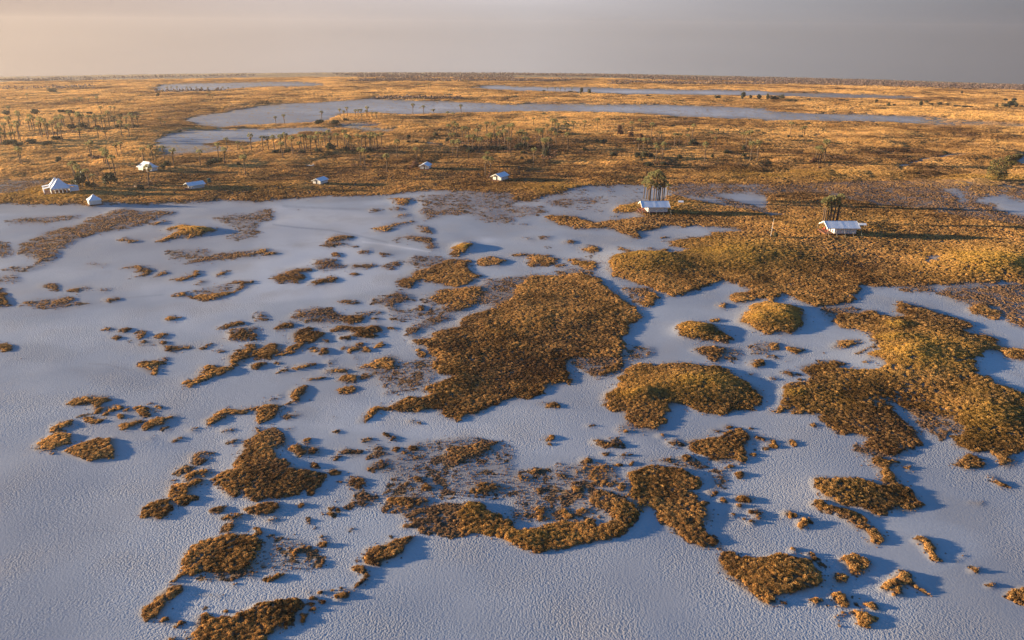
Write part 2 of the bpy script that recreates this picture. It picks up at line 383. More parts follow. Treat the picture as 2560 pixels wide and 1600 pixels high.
M3 .85|850,330 1000,240 1040,260 960,350 840,390
M3 .38|1060,250 1080,120 1160,90 1340,110 1340,140 1220,220 1130,260
T3 .9|1560,1290 1620,1240 1700,1235 1800,1245 1880,1250 1950,1290 2080,1390 2040,1430 1920,1420 1750,1400 1640,1380 1570,1330
M3 .83|1700,130 1800,100 1900,90 2000,110 1980,200 1960,270 1880,250 1850,200 1750,170
M3 .45|2000,110 2150,120 2160,180 2100,250 1980,220
M3 .42|2280,60 2430,50 2430,180 2240,190
T3 .83|150,620 170,590 330,600 450,640 380,680 180,720
T3 .75|380,720 420,680 490,690 470,720
T3 .88|500,640 600,640 700,660 830,680 800,730 720,745 600,700
T3 .85|0,590 150,580 140,605 0,610
T3 .88|650,550 700,510 800,520 830,580 740,580
T3 .75|680,620 780,610 760,630
T3 .85|970,530 1060,540 1130,590 1080,590
T3 .65|1240,560 1340,545 1350,580
T3 .9|450,485 540,455 610,470 590,490
T3 .75|250,430 350,420 380,440 280,450
T3 .75|300,520 370,515 340,530
T3 .55|40,430 200,440 210,460
T3 .65|0,300 130,300 120,315
T3 .42|0,140 300,130 330,200 200,230 60,240 0,220
T3 .45|280,100 500,50 600,70 580,140 450,150
T3 .55|620,100 720,75 850,80 760,110
T3 .95|0,-40 500,-30 500,10 260,40 240,60 0,95
T3 .85|910,235 1000,225 1050,235
T3 .62|1050,900 1200,900 1390,950 1380,1020 1270,1100 1160,1050 1150,1000 1050,950
T3 .88|1200,1040 1270,970 1360,950 1390,1000 1330,1060 1240,1100
T3 .5|500,720 750,740 800,800 640,770 400,790
T4 .55|500,1100 700,1080 870,1090 760,1160 620,1200 520,1180
T3 .96|930,640 1000,620 1180,590 1300,590 1500,610 1600,600 1660,560 1500,530 1480,490 1460,480 1540,450 1700,440 1840,430 1890,400 1840,380 2000,370 2150,360 2000,330 1850,330 1700,310 1600,330 1450,310 1400,350 1300,360 1190,380 1210,430 1150,450 1050,390 900,340 640,350 480,320 330,260 350,220 600,230 680,260 760,290 950,270 1150,250 1250,240 1170,200 950,200 1000,140 1200,100 1450,80 1450,40 1530,30 1750,80 2000,120 2200,160 2430,210 2430,1000 2300,1020 2220,1050 2080,1050 2050,1000 2080,970 2200,950 2250,920 2170,890 2100,860 1980,850 1850,880 1700,940 1640,970 1500,990 1400,940 1300,900 1200,870 1080,830 950,810 920,740
T3 .93|1660,560 1500,530 1480,490 1460,480 1540,450 1700,440 1840,430 1900,410 1900,600 1600,600
T3 .04|1210,430 1200,390 1400,350 1450,310 1600,330 1850,330 2100,340 2200,390 2150,370 1890,390 1840,420 1600,440 1460,470 1300,460
T4 .95|-10,20 400,0 700,60 1000,110 1500,150 1650,190 2000,230 2430,300 2430,880 2300,860 2200,840 2100,880 1900,870 1700,890 1580,880 1400,900 1200,880 1050,900 860,870 870,940 800,1010 770,1060 650,1070 500,1090 430,1090 290,1040 200,980 150,960 90,1000 60,1050 -10,1040
T4 .5|1640,180 2000,235 2430,305 2430,320 2000,255 1700,205
T4 .12|-10,195 60,200 150,215 60,225 -10,225
T4 .1|1480,630 1560,620 1640,640 1560,680 1480,700
T4 .6|1600,960 1700,900 2430,880 2430,1290 2300,1270 2250,1200 2150,1080 1900,1070 1750,1030
T4 .6|1200,890 1280,940 1600,950 1550,890
T4 .93|1880,1110 2000,1060 2100,1090 2200,1150 2180,1210 2050,1170 1950,1150
T4 .97|-290,1230 -240,1160 -180,1120 -130,1060 0,1045 100,1060 200,1090 300,1120 350,1200 310,1270 260,1330 200,1350 90,1340 0,1350 -120,1310 -220,1260
T4 .93|580,1230 680,1180 800,1140 1000,1120 1080,1180 1300,1180 1200,1120 1240,1030 1310,1060 1400,1090 1550,1120 1700,1180 1880,1220 1940,1270 1900,1310 1820,1300 1950,1360 2050,1350 2150,1390 2200,1460 2430,1500 2430,1610 2280,1580 2200,1520 2030,1500 2000,1560 1940,1590 1960,1650 2000,1700 1880,1720 1300,1900 1080,1700 1090,1620 980,1360 830,1300 720,1290
M4 .9|-10,720 120,700 150,580 160,480 230,450 320,440 410,400 330,330 300,290 460,270 490,235 640,250 730,280 650,310 800,330 950,340 1090,330 1090,260 920,200 1000,170 1080,170 1000,60 970,0 1900,0 1880,350 2050,390 2150,460 2300,520 2430,570 2430,1090 2300,1110 2330,1230 2240,1260 2170,1160 2100,1100 1930,1110 1760,1040 1760,960 1850,900 1740,830 1730,780 1650,750 1400,720 1150,700 1250,790 1340,870 1440,970 1430,1040 1360,1060 1200,1150 1100,1140 1000,1080 860,1060 970,980 800,930 690,930 600,880 560,830 500,800 460,740 360,750 220,740 210,700 120,730 -10,730
M4 .97|1730,780 1900,600 2430,570 2430,1090 2100,1100 1930,1110 1850,900
M4 .6|1330,700 1500,720 1700,760 1740,830 1850,900 1730,930 1640,990 1500,910 1400,830
M4 .1|1120,610 1230,640 1340,720 1400,830 1460,900 1420,960 1300,800 1200,700
M4 .5|780,1060 850,1020 1000,1080 1150,1150 880,1140
M4 .75|590,130 620,80 740,40 880,50 860,90 760,100 700,130
M4 .65|790,190 850,160 1000,100 980,140 860,190
M4 .88|0,80 50,60 90,70 110,130 0,135
M4 .98|180,120 260,110 340,150 280,180 220,160
M4 .85|0,190 70,190 120,230 0,210
M4 .85|120,360 160,330 290,380 220,400
M4 .8|0,400 60,390 80,420 0,430
M4 .88|410,850 460,830 500,860 460,880
M4 .75|600,880 700,930 640,930
M4 .95|950,1200 970,1160 1050,1150 1100,1170 1240,1180 1230,1210 1150,1230 1140,1270 1180,1310 1250,1380 1200,1400 1100,1380 1050,1320 1060,1270
M4 .93|1290,1200 1340,1230 1360,1300 1310,1270
M4 .95|1720,1215 1810,1200 1810,1150 1900,1140 2050,1200 2070,1230 1900,1270 1820,1240
M4 .88|2060,1300 2150,1340 2230,1400 2330,1470 2180,1420 2100,1340
B4 .98|420,20 440,-20 560,-10 650,0 660,-20 800,-10 860,20 1000,30 1100,50 1250,40 1350,100 1400,170 1460,240 1420,280 1310,310 1200,280 1120,280 1140,320 1040,360 950,310 880,280 860,260 690,250 540,190 450,100 430,30
B4 .97|400,240 430,205 500,210 520,240 600,270 700,280 800,310 900,360 980,440 1050,500 1120,570 1040,620 950,590 980,540 900,470 830,460 750,390 650,330 560,300 450,270
B4 .95|1375,580 1450,530 1510,550 1600,660 1560,690 1660,780 1590,780 1530,720 1480,660 1440,610
B4 .97|660,750 800,700 870,740 950,750 990,810 900,900 820,910 760,870 720,810
B4 .97|610,940 630,880 720,890 740,960 710,1005 650,980
B4 .97|1050,1030 1130,970 1170,920 1230,890 1210,850 1290,860 1350,910 1360,960 1430,1010 1500,1050 1470,1080 1400,1020 1310,990 1260,1050 1320,1110 1230,1100 1170,1110 1180,1060 1100,1060
B4 .95|590,1090 650,1060 700,1070 770,1150 740,1210 680,1210 610,1150
B4 .95|390,1170 440,1130 520,1140 510,1170 440,1200
B4 .88|910,1170 960,1150 1040,1190 1080,1250 980,1240
B4 .96|770,1240 880,1230 950,1280 1030,1310 960,1350 1000,1400 880,1400 830,1330
B4 .88|620,1320 650,1280 740,1240 740,1270 660,1310 640,1340
B4 .98|2240,1090 2300,1050 2430,1010 2430,1190 2330,1140
B4 .98|-440,720 -420,670 -340,680 -300,740 -120,760 0,740 100,710 250,750 340,760 400,790 440,860 500,900 510,960 430,1020 350,1070 200,1090 80,1120 70,1200 0,1200 -70,1150 -170,1080 -270,1020 -370,930 -440,860 -450,800
'''
DOTS = '''
T2|835,1385,35 970,1440,32 1165,1450,35 640,1410,30 530,1490,30 815,1480,26 910,1480,40 1030,1490,45 1510,1420,35 1525,1495,30 1290,1290,28 1540,1105,34 770,595,30
M2|290,290,18 207,255,28 690,250,24 735,225,14 925,190,15 960,222,14 630,145,55 1590,175,45 1225,555,22 1340,545,16 735,770,15 1470,810,28 1535,825,25 770,910,25 320,885,25 235,565,20 150,610,25 1235,940,35 1310,970,38 1475,1075,42 1395,1100,26 1520,1160,24 1310,1070,35 370,1070,50 475,1010,45 425,1120,45 530,1085,60 550,1230,32 800,1385,20 1415,1410,22 1520,1370,45 1610,1430,45
M1|1040,690,42 1115,675,36 1210,710,30 1325,700,50 1370,735,50 1475,685,40 930,705,42 1150,765,40 870,795,45 1010,740,30 920,800,30 1430,345,28 1090,15,26
B1|1900,1080,20 1990,1095,18 2075,1105,22 2120,1250,25 2210,1000,20 1920,1215,18
B2|505,1060,22 640,1065,35 530,1115,28 575,1120,20 515,1180,40 640,1160,35 530,1235,40 740,1060,22 815,1040,28 270,1420,20 905,470,28 1255,540,14 730,320,38 730,270,35 800,285,28 790,185,16 445,235,35 560,460,15 640,330,18 230,690,18
B3|275,270,55 460,285,45 680,310,50 350,185,20 475,175,22 590,170,18 1035,90,30 300,345,50 530,340,60 1970,640,30 1880,120,42 640,160,20 240,100,30 610,100,60 2180,175,60 2240,190,40 2150,250,40 2295,305,55 2335,355,38 2080,340,30 2270,405,38 2200,380,18 1800,220,40 1990,200,35
M3|2035,860,36 2280,1070,20 2395,1070,25 2265,1130,35 2330,970,40 2165,1315,48 710,1180,45 990,1220,32 1125,1210,26 885,1115,28 1030,1145,30 1095,1130,20 1410,945,25 1080,915,25 345,965,40 345,1020,25 1295,180,28 2310,270,62 2250,375,26 270,640,22 225,1285,28 460,1320,26 580,1385,24 670,1390,22 455,1210,20 2060,1250,32 1650,1160,50 1460,1190,30 1990,1080,14 740,850,24 2240,875,24
T3|1990,1080,46 1930,1215,34 1440,580,30 1440,435,22
M4|230,1015,40 30,990,36 30,1035,36 930,255,22 510,160,16 200,240,18
B4|185,320,50 340,385,58 345,440,45 255,675,40 380,710,38 425,760,40 515,830,30 490,795,20 1960,855,46 2115,1000,42 2010,225,30 1930,215,20 600,1000,18 530,990,22 140,1185,32 545,1200,20 830,1105,18 680,1375,20 1850,725,18 1790,765,18 840,1165,20 450,1010,30
'''
# low rises of the ground: x, y, half width, half depth (photo pixels), height in metres, how yellow their grass is
RISES = [(1740,826,52,20,.9,.5),(1945,792,75,32,1.3,.8),(1610,655,120,34,2.0,.7),(1840,640,160,40,1.8,.75),(2475,662,170,36,2.6,.95),
         (490,578,50,9,1.2,.9),(1162,618,26,11,1.0,.9),(1716,967,180,48,.9,.5),(1600,990,50,22,.5,.6),(2290,893,160,60,1.2,.75),(2480,1025,120,80,1.0,.5),
         (110,486,150,22,.9,.6),(2480,462,150,18,2.2,.7),(1630,520,120,16,.8,.6),(2090,568,170,36,1.2,.3),(1330,800,180,70,.5,.1),(2060,990,120,60,.4,.25),
         (1400,470,110,12,1.0,.5),(640,470,240,14,.8,.2),(1980,440,260,16,1.0,.4),(2245,815,35,10,.5,1),(2230,850,45,14,.5,1),(2275,885,45,22,.5,1),
         (1985,985,30,12,.3,.9),(1760,960,90,30,.25,.9),(1590,990,45,14,.3,.9),(1895,800,30,16,.4,1),(1320,1340,220,22,.3,.3),(1180,1265,60,40,.3,.5),
         (670,1180,130,60,.45,0),(1080,955,120,60,.35,.1),(2120,1230,130,50,.4,.2),(1950,1440,110,60,.45,.15),(1560,1240,90,90,.3,.2),(330,1110,110,20,.3,0)]
# pan stains, and sun glare and haze painted pale on far pans: darkening share, outline
STAINS_AND_GLARE = '''
T2 .55|300,100 700,60 1250,45 1280,70 1000,85 600,105
T1 .5|0,130 860,140 1100,165 900,190 500,200 0,205
F1 .45|0,1090 400,1110 300,1180 0,1230
T2 .35|150,305 700,355 1250,470 1240,480 690,370 150,325
T2 .25|500,590 1000,560 1400,560 1400,600 900,610 500,620
T3 .3|500,380 1000,420 1400,520 900,500 500,420
M2 .3|300,620 900,760 850,860 500,800 250,720
M1 .25|0,100 400,60 800,160 600,260 100,240
M1 .2|600,300 1200,280 1700,420 1500,520 900,460
T4 .25|900,960 1500,1020 1900,1180 1500,1130 1000,1060
B4 .25|1500,100 2300,300 2100,500 1600,380
B4 .2|1700,900 2300,1100 1900,1200 1300,1200
T2 -.6|2080,440 2230,430 2260,480 2100,490
T2 -.3|0,120 700,140 1300,250 1000,500 1400,700 1300,900 700,1000 0,1050
T1 -.12|1300,900 2430,600 2430,1500 1700,1300
M2 -.15|700,560 1600,780 2430,850 2430,1000 1400,950 500,860
M3 -.12|0,650 900,720 1400,1100 700,1150 0,1100
B4 .2|1500,900 2430,600 2430,1530 1300,1530
T2 -.3|1150,470 1400,500 1600,560 1300,540
F4 -.3|900,495 1150,485 1300,520 1100,550 950,530
F3 -.8|0,218 1000,232 2430,254 2430,298 1000,286 0,256
F2 -.8|2040,205 2430,203 2430,250 2200,245
F1 -.5|1450,185 2430,175 2430,215 1700,262 1480,262
F2 -.5|0,172 600,175 700,205 0,215
F3 -.4|0,385 1400,385 2430,425 2430,525 1200,470 0,455
F2 -.3|700,350 2430,385 2430,455 1400,480 800,460
F4 -.4|0,450 1000,480 2000,550 2150,575 1000,545 0,540
'''

# wheel tracks and game trails: window, darkening, half width in photo pixels, line
TRACKS = '''
T2 .5 1.0|150,305 400,335 700,360 1000,420 1250,478
T2 .35 .7|250,128 700,150 1100,162 1300,160
T2 .35 .7|250,140 700,160 1100,172
T2 -.35 1.2|1000,470 1250,500 1500,540 1650,570
M1 .3 .8|830,262 1000,270 1250,330
T4 .5 1.2|1230,830 1330,760 1450,725 1560,690
M4 .45 1.2|110,380 140,440 150,520 130,600
M3 .4 .9|1000,420 1150,360 1320,280
B1 .25 1.0|780,490 1000,470 1250,500
T1 .25 .8|1550,970 1100,1010 600,1130 200,1180
F2 .35 1.0|1440,740 1640,740 1800,765
F4 .3 .8|500,945 1000,960 1300,985
'''

K = 640 / 2419.0
def _pts(crop, s):
    p = np.array([[float(v) for v in q.split(',')] for q in s.split()])
    if crop != 'P':
        p = p * K + np.array(CROP[crop])
    return p

def _fill(img, p, val, blend=None):
    x0, y0 = np.floor(p.min(0)).astype(int); x1, y1 = np.ceil(p.max(0)).astype(int) + 1
    x0, y0, x1, y1 = max(x0, 0), max(y0, 0), min(x1, 2560), min(y1, 1600)
    if x1 <= x0 or y1 <= y0: return
    X = np.arange(x0, x1)[None, :] + 0.5; Y = np.arange(y0, y1)[:, None] + 0.5
    ins = np.zeros((y1 - y0, x1 - x0), bool)
    q = np.roll(p, -1, 0)
    for (ax, ay), (bx, by) in zip(p, q):
        if ay == by: continue
        ins ^= ((ay > Y) != (by > Y)) & (X < (bx - ax) * (Y - ay) / (by - ay) + ax)
    img[y0:y1, x0:x1][ins] = val

def _blur(a, rx, ry):
    for ax, r in ((1, rx), (0, ry)):
        for _ in range(2):
            pad = [(0, 0), (0, 0)]; pad[ax] = (r + 1, r)
            c = np.cumsum(np.pad(a, pad, mode='edge'), axis=ax, dtype=np.float64)
            n = a.shape[ax]
            hi = np.take(c, np.arange(2 * r + 1, 2 * r + 1 + n), axis=ax); lo = np.take(c, np.arange(0, n), axis=ax)
            a = ((hi - lo) / (2 * r + 1)).astype(np.float32)
    return a

share = np.zeros((1600, 2560), np.float32)
stain_and_glare = np.zeros((1600, 2560), np.float32)
for ln in OUTLINES.strip().splitlines():
    head, pts = ln.split('|'); crop, d = head.split()
    _fill(share, _pts(crop, pts), float(d))
for ln in DOTS.strip().splitlines():
    crop, pts = ln.split('|')
    for q in pts.split():
        x, y, r = (float(v) for v in q.split(','))
        a = np.linspace(0, 2 * np.pi, 14, endpoint=False)
        p = np.stack([x + r * np.cos(a), y + 0.62 * r * np.sin(a)], 1) * K + np.array(CROP[crop])
        _fill(share, p, 0.99)
for ln in STAINS_AND_GLARE.strip().splitlines():
    head, pts = ln.split('|'); crop, d = head.split()
    _fill(stain_and_glare, _pts(crop, pts), float(d))
share_soft = _blur(share, 9, 4)
share_wide = _blur(share, 20, 9)
track = np.zeros((1600, 2560), np.float32)
for ln in TRACKS.strip().splitlines():
    head, pts = ln.split('|'); crop, d, w = head.split(); p = _pts(crop, pts); w = float(w)
    for (ax, ay), (bx, by) in zip(p[:-1], p[1:]):
        q = np.array([bx - ax, by - ay]); q = np.array([-q[1], q[0]]) / (np.hypot(*q) + 1e-6) * (w + .4)
        _fill(track, np.array([[ax + q[0], ay + q[1]], [bx + q[0], by + q[1]], [bx - q[0], by - q[1]], [ax - q[0], ay - q[1]]]), float(d))
track = _blur(track, 1, 1)
share = 0.55 * _blur(share, 2, 1) + 0.45 * _blur(share, 6, 3)
stain_and_glare = .6 * _blur(stain_and_glare, 12, 3) + .4 * _blur(stain_and_glare, 45, 16)

def _look(img, u, v):
    u = np.clip(u - 0.5, 0, 2558.99); v = np.clip(v - 0.5, 0, 1598.99)
    i, j = u.astype(np.int64), v.astype(np.int64)
    a, b = (u - i).astype(np.float32), (v - j).astype(np.float32)
    return (img[j, i] * (1 - a) + img[j, i + 1] * a) * (1 - b) + (img[j + 1, i] * (1 - a) + img[j + 1, i + 1] * a) * b

def field(x, y, want_h=True):
    """share of grass, soft share, rise, yellowness, stain and height of the plain at ground points"""
    r = np.hypot(x, y)
    z = -(r * r) / (2 * R_EARTH)
    amp = np.minimum(0.3 + 0.005 * r, 4.0)
    wx = (fbm(x, y, 2.2, 2, 11) - 0.5) * 2.2 * amp; wy = (fbm(x, y, 2.2, 2, 23) - 0.5) * 2.2 * amp
    big_amp = np.minimum(.02 * np.maximum(r - 330, 0), 13.0)      # far shores wander more broadly
    wx = wx + (fbm(x, y, 24, 2, 13) - 0.5) * 2.2 * big_amp; wy = wy + (fbm(x, y, 24, 2, 29) - 0.5) * 2.2 * big_amp
    u, v = project(x + wx, y + wy, z)
    u0, v0 = project(x, y, z)
    far = sstep(260, 420, r)
    wild = np.where(fbm(x, y, 42, 3, 5) + 0.1 * far > 0.55 - 0.25 * far, 0.9, 0.0)
    # beyond the photographed part the plain goes on: its own outlines first, then islands of the same kind
    gone = np.maximum(np.maximum(-u, u - 2560), np.maximum(v - 1600, 0)) + 160 * (fbm(x, y, 9, 2, 47) - .5)
    t = np.where(v > 100, sstep(20, 260, gone), 1.0)
    D = _look(share, u, v) * (1 - t) + wild * t
    S = _look(share_soft, u0, v0) * (1 - t) + wild * t
    S2 = _look(share_wide, u0, v0) * (1 - t) + wild * t
    T = (_look(stain_and_glare, u0, v0) + _look(track, u0, v0)) * (1 - t)
    h = np.zeros_like(z); gold = np.zeros_like(z)
    for (cx, cy, rx, ry, hh, g) in RISES:
        q = ((u0 - cx) / rx) ** 2 + ((v0 - cy) / ry) ** 2
        e = np.exp(-1.2 * q)
        h = h + .72 * hh * e
        gold = np.maximum(gold, g * np.exp(-1.0 * q))
    h = h + 0.15 * S
    h = h + S * ((fbm(x, y, 34, 2, 31) - 0.5) * 2.2 * sstep(180, 400, r) + (fbm(x, y, 8, 2, 37) - 0.5) * (0.35 + 0.5 * sstep(200, 500, r)))
    h = h + (1 - S) * (fbm(x, y, 14, 2, 41) - 0.5) * 0.14
    n1 = spread(fbm(x, y, 0.75, 2, 51)); n2 = spread(fbm(x, y, 2.6, 2, 53))
    n = np.clip(0.52 * n1 + 0.48 * n2, 0, 1)
    n = np.clip((n - 0.5) * 1.35 + 0.5, 0.02, 0.95)
    cov = sstep(-0.12, 0.14, D - n) * (D > 0.085)
    return D, S, cov, gold, T, z + h, S2

# the plain: one polar sheet round the point under the camera, fine where the photo looks, coarse elsewhere
az = np.concatenate([np.radians(np.linspace(-180, -60, 36, endpoint=False)), np.radians(np.linspace(-60, 60, 1400, endpoint=False)), np.radians(np.linspace(60, 180, 36, endpoint=False))])
dep = np.concatenate([np.linspace(76, 50, 24, endpoint=False), np.linspace(50, 20, 560, endpoint=False), np.linspace(20, 6, 330, endpoint=False), np.linspace(6, 2.9, 120)])
tt = np.tan(np.radians(dep))
rr = R_EARTH * (tt - np.sqrt(np.maximum(tt * tt - 2 * CAM_H / R_EARTH, 0)))
rr = np.concatenate([rr, [2500, 2650, 2900, 3400, 4200, 5200]])
na, nr = len(az), len(rr)
X = (np.sin(az)[None, :] * rr[:, None]).ravel(); Y = (np.cos(az)[None, :] * rr[:, None]).ravel()
D, S, cov, gold, T, Z, S2 = field(X, Y)
Z = np.where(np.repeat(rr, na) > 2600, -(X * X + Y * Y) / (2 * R_EARTH), Z)
verts = np.concatenate([np.stack([X, Y, Z], 1), [[0, 0, 0.0]]]).astype(np.float32)
i = np.arange(nr - 1)[:, None]; j = np.arange(na)[None, :]; jn = (j + 1) % na
quads = np.stack([i * na + j, i * na + jn, (i + 1) * na + jn, (i + 1) * na + j], -1).reshape(-1, 4)
quads = quads[:, ::-1]
fan = np.stack([np.full(na, nr * na), (np.arange(na) + 1) % na, np.arange(na)], 1)
def big_mesh(name, verts, quads, tris=None):
    me = bpy.data.meshes.new(name)
    nq = len(quads); nt = 0 if tris is None else len(tris)
    me.vertices.add(len(verts)); me.vertices.foreach_set('co', np.asarray(verts, np.float32).ravel())
    loops = quads.ravel() if tris is None else np.concatenate([quads.ravel(), tris.ravel()])
    me.loops.add(len(loops)); me.loops.foreach_set('vertex_index', loops.astype(np.int32))
    me.polygons.add(nq + nt)
    st = np.concatenate([np.arange(nq) * 4, nq * 4 + np.arange(nt) * 3]).astype(np.int32)
    me.polygons.foreach_set('loop_start', st)
    me.update(calc_edges=True)
    return me
gme = big_mesh('ground', verts, quads, fan)
gme.polygons.foreach_set('use_smooth', np.ones(len(gme.polygons), bool))
def add_attr(me, name, vals):
    a = me.attributes.new(name, 'FLOAT', 'POINT')
    a.data.foreach_set('value', np.asarray(vals, np.float32))
for nm, vals in (('grass_share', cov), ('gold', gold), ('stain_and_glare', T), ('soft_share', np.clip(.75 * S + .35 * S2, 0, 1)), ('savanna', sstep(330, 520, np.hypot(X, Y)))):
    add_attr(gme, nm, np.append(vals, 0.0))

# ---------------------------------------------------------------- materials
def mat(name, color=(.5, .5, .5), rough=0.9, spec=0.2):
    m = bpy.data.materials.new(name); m.use_nodes = True
    b = m.node_tree.nodes['Principled BSDF']
    b.inputs['Base Color'].default_value = (*color, 1)
    b.inputs['Roughness'].default_value = rough
    b.inputs['Specular IOR Level'].default_value = spec
    return m, m.node_tree.nodes, m.node_tree.links, b

def nd(nodes, typ, **kw):
    n = nodes.new(typ)
    for k, v in kw.items(): setattr(n, k, v)
    return n

def mixc(nodes, links, fac, a, b, blend='MIX'):
    n = nd(nodes, 'ShaderNodeMix', data_type='RGBA', blend_type=blend)
    for sock, val in ((0, fac), (6, a), (7, b)):
        if hasattr(val, 'links') or isinstance(val, bpy.types.NodeSocket): links.new(val, n.inputs[sock])
        elif isinstance(val, (tuple, list)): n.inputs[sock].default_value = (*val, 1)
        else: n.inputs[sock].default_value = val
    return n.outputs[2]

def noise_fac(nodes, links, vec, scale, detail=3, lo=0.35, hi=0.65, out='Fac'):
    n = nd(nodes, 'ShaderNodeTexNoise'); n.inputs['Scale'].default_value = scale; n.inputs['Detail'].default_value = detail
    links.new(vec, n.inputs['Vector'])
    r = nd(nodes, 'ShaderNodeMapRange'); r.inputs[1].default_value = lo; r.inputs[2].default_value = hi
    links.new(n.outputs[0], r.inputs[0])
    return r.outputs[0]

def mathn(nodes, links, op, a, b=None, clamp=False):
    n = nd(nodes, 'ShaderNodeMath', operation=op, use_clamp=clamp)
    for k, v in ((0, a), (1, b)):
        if v is None: continue
        if isinstance(v, bpy.types.NodeSocket): links.new(v, n.inputs[k])
        else: n.inputs[k].default_value = v
    return n.outputs[0]

gm, gn, gl, gb = mat('salt_pan_and_soil', rough=0.95, spec=0.1)
gpos = nd(gn, 'ShaderNodeNewGeometry').outputs['Position']
def gattr(nm, nodes=gn): return nd(nodes, 'ShaderNodeAttribute', attribute_name=nm).outputs['Fac']
big = noise_fac(gn, gl, gpos, 0.035, 4)
mid = noise_fac(gn, gl, gpos, 0.35, 4)
fine = noise_fac(gn, gl, gpos, 2.6, 3)
pan = mixc(gn, gl, big, (.36, .365, .375), (.54, .53, .51))
pan = mixc(gn, gl, mathn(gn, gl, 'MULTIPLY', fine, 0.45), pan, (.36, .355, .35))
st = gattr('stain_and_glare')
pan = mixc(gn, gl, mathn(gn, gl, 'MULTIPLY', st, 1.0, True), pan, (.22, .19, .17))
pan = mixc(gn, gl, mathn(gn, gl, 'MULTIPLY', st, -1.0, True), pan, (.95, .88, .80))  # far pans: grazing sun and haze painted in as pale warm colour
pan = mixc(gn, gl, mathn(gn, gl, 'MULTIPLY', noise_fac(gn, gl, gpos, 0.09, 5, .5, .68), .5), pan, (.42, .375, .335))
damp = noise_fac(gn, gl, gpos, 0.011, 5, .42, .62)
pan = mixc(gn, gl, mathn(gn, gl, 'MULTIPLY', damp, .55), pan, (.33, .31, .305))
pan = mixc(gn, gl, mathn(gn, gl, 'MULTIPLY', gattr('soft_share'), 1.25, True), pan, (.24, .17, .12))
soil = mixc(gn, gl, mid, (.30, .18, .085), (.50, .33, .15))
soil = mixc(gn, gl, noise_fac(gn, gl, gpos, 0.9, 3, .42, .6), soil, (.58, .39, .18))
soil = mixc(gn, gl, mathn(gn, gl, 'MULTIPLY', noise_fac(gn, gl, gpos, 0.018, 5, .45, .62), 0.55), soil, (.27, .15, .08))
soil = mixc(gn, gl, mathn(gn, gl, 'MULTIPLY', gattr('gold'), 0.6), soil, (.55, .38, .10))
soil = mixc(gn, gl, gattr('savanna'), mixc(gn, gl, mid, (.085, .05, .028), (.17, .105, .055)), soil)  # near soil darkened to paint the shaded gaps between tussocks
gl.new(mixc(gn, gl, gattr('grass_share'), pan, soil), gb.inputs['Base Color'])
# crust: polygonal plates and pocks, rough enough for the low sun to pick out
crust = nd(gn, 'ShaderNodeTexNoise'); crust.inputs['Scale'].default_value = 2.7; crust.inputs['Detail'].default_value = 4; crust.inputs['Roughness'].default_value = 0.6
gl.new(gpos, crust.inputs['Vector'])
bump = nd(gn, 'ShaderNodeBump'); rough_patch = nd(gn, 'ShaderNodeMapRange'); rough_patch.inputs[3].default_value = .15; rough_patch.inputs[4].default_value = 1.0
gl.new(noise_fac(gn, gl, gpos, 0.045, 3, .38, .62), rough_patch.inputs[0]); gl.new(rough_patch.outputs[0], bump.inputs['Strength']); bump.inputs['Distance'].default_value = 0.10
grain = nd(gn, 'ShaderNodeTexVoronoi', feature='SMOOTH_F1'); grain.inputs['Scale'].default_value = 4.8
gw = nd(gn, 'ShaderNodeVectorMath', operation='ADD'); gl.new(gpos, gw.inputs[0])
gws = nd(gn, 'ShaderNodeVectorMath', operation='SCALE'); gws.inputs['Scale'].default_value = .35; gl.new(crust.outputs['Color'], gws.inputs[0]); gl.new(gws.outputs[0], gw.inputs[1])
gl.new(gw.outputs[0], grain.inputs['Vector'])
gl.new(mathn(gn, gl, 'ADD', mathn(gn, gl, 'MULTIPLY', crust.outputs[0], .55), mathn(gn, gl, 'MULTIPLY', grain.outputs['Distance'], -.8)), bump.inputs['Height'])
lump = nd(gn, 'ShaderNodeTexNoise'); lump.inputs['Scale'].default_value = 0.8; lump.inputs['Detail'].default_value = 3
gl.new(gpos, lump.inputs['Vector'])
bump2 = nd(gn, 'ShaderNodeBump'); bump2.inputs['Distance'].default_value = 1.3
gl.new(mathn(gn, gl, 'MULTIPLY', gattr('grass_share'), 0.8), bump2.inputs['Strength'])
gl.new(lump.outputs[0], bump2.inputs['Height']); gl.new(bump.outputs[0], bump2.inputs['Normal'])
gl.new(bump2.outputs[0], gb.inputs['Normal'])
gme.materials.append(gm)
ground = bpy.data.objects.new('ground', gme); ground['kind'] = 'structure'
C.objects.link(ground)

# ---------------------------------------------------------------- grass: tussocks growing where the shares above say so
hm, hn, hl, hb = mat('dry_grass', rough=0.75, spec=0.15)
ton = nd(hn, 'ShaderNodeAttribute', attribute_type='INSTANCER', attribute_name='tone').outputs['Fac']
gld = nd(hn, 'ShaderNodeAttribute', attribute_type='INSTANCER', attribute_name='gold').outputs['Fac']
ramp = nd(hn, 'ShaderNodeValToRGB')
els = ramp.color_ramp.elements
els[0].position = 0.0; els[0].color = (.11, .05, .018, 1)
els[1].position = 1.0; els[1].color = (.84, .49, .16, 1)
e = els.new(0.5); e.color = (.47, .25, .08, 1)
hl.new(ton, ramp.inputs[0])
hcol = mixc(hn, hl, mathn(hn, hl, 'MULTIPLY', gld, 0.75), ramp.outputs[0], (.74, .45, .085))
dul = nd(hn, 'ShaderNodeAttribute', attribute_type='INSTANCER', attribute_name='dull').outputs['Fac']
hcol = mixc(hn, hl, dul, hcol, (.36, .225, .15))
hl.new(hcol, hb.inputs['Base Color'])
tr = nd(hn, 'ShaderNodeBsdfTranslucent'); hl.new(hcol, tr.inputs['Color'])
ms = nd(hn, 'ShaderNodeMixShader'); ms.inputs[0].default_value = 0.35
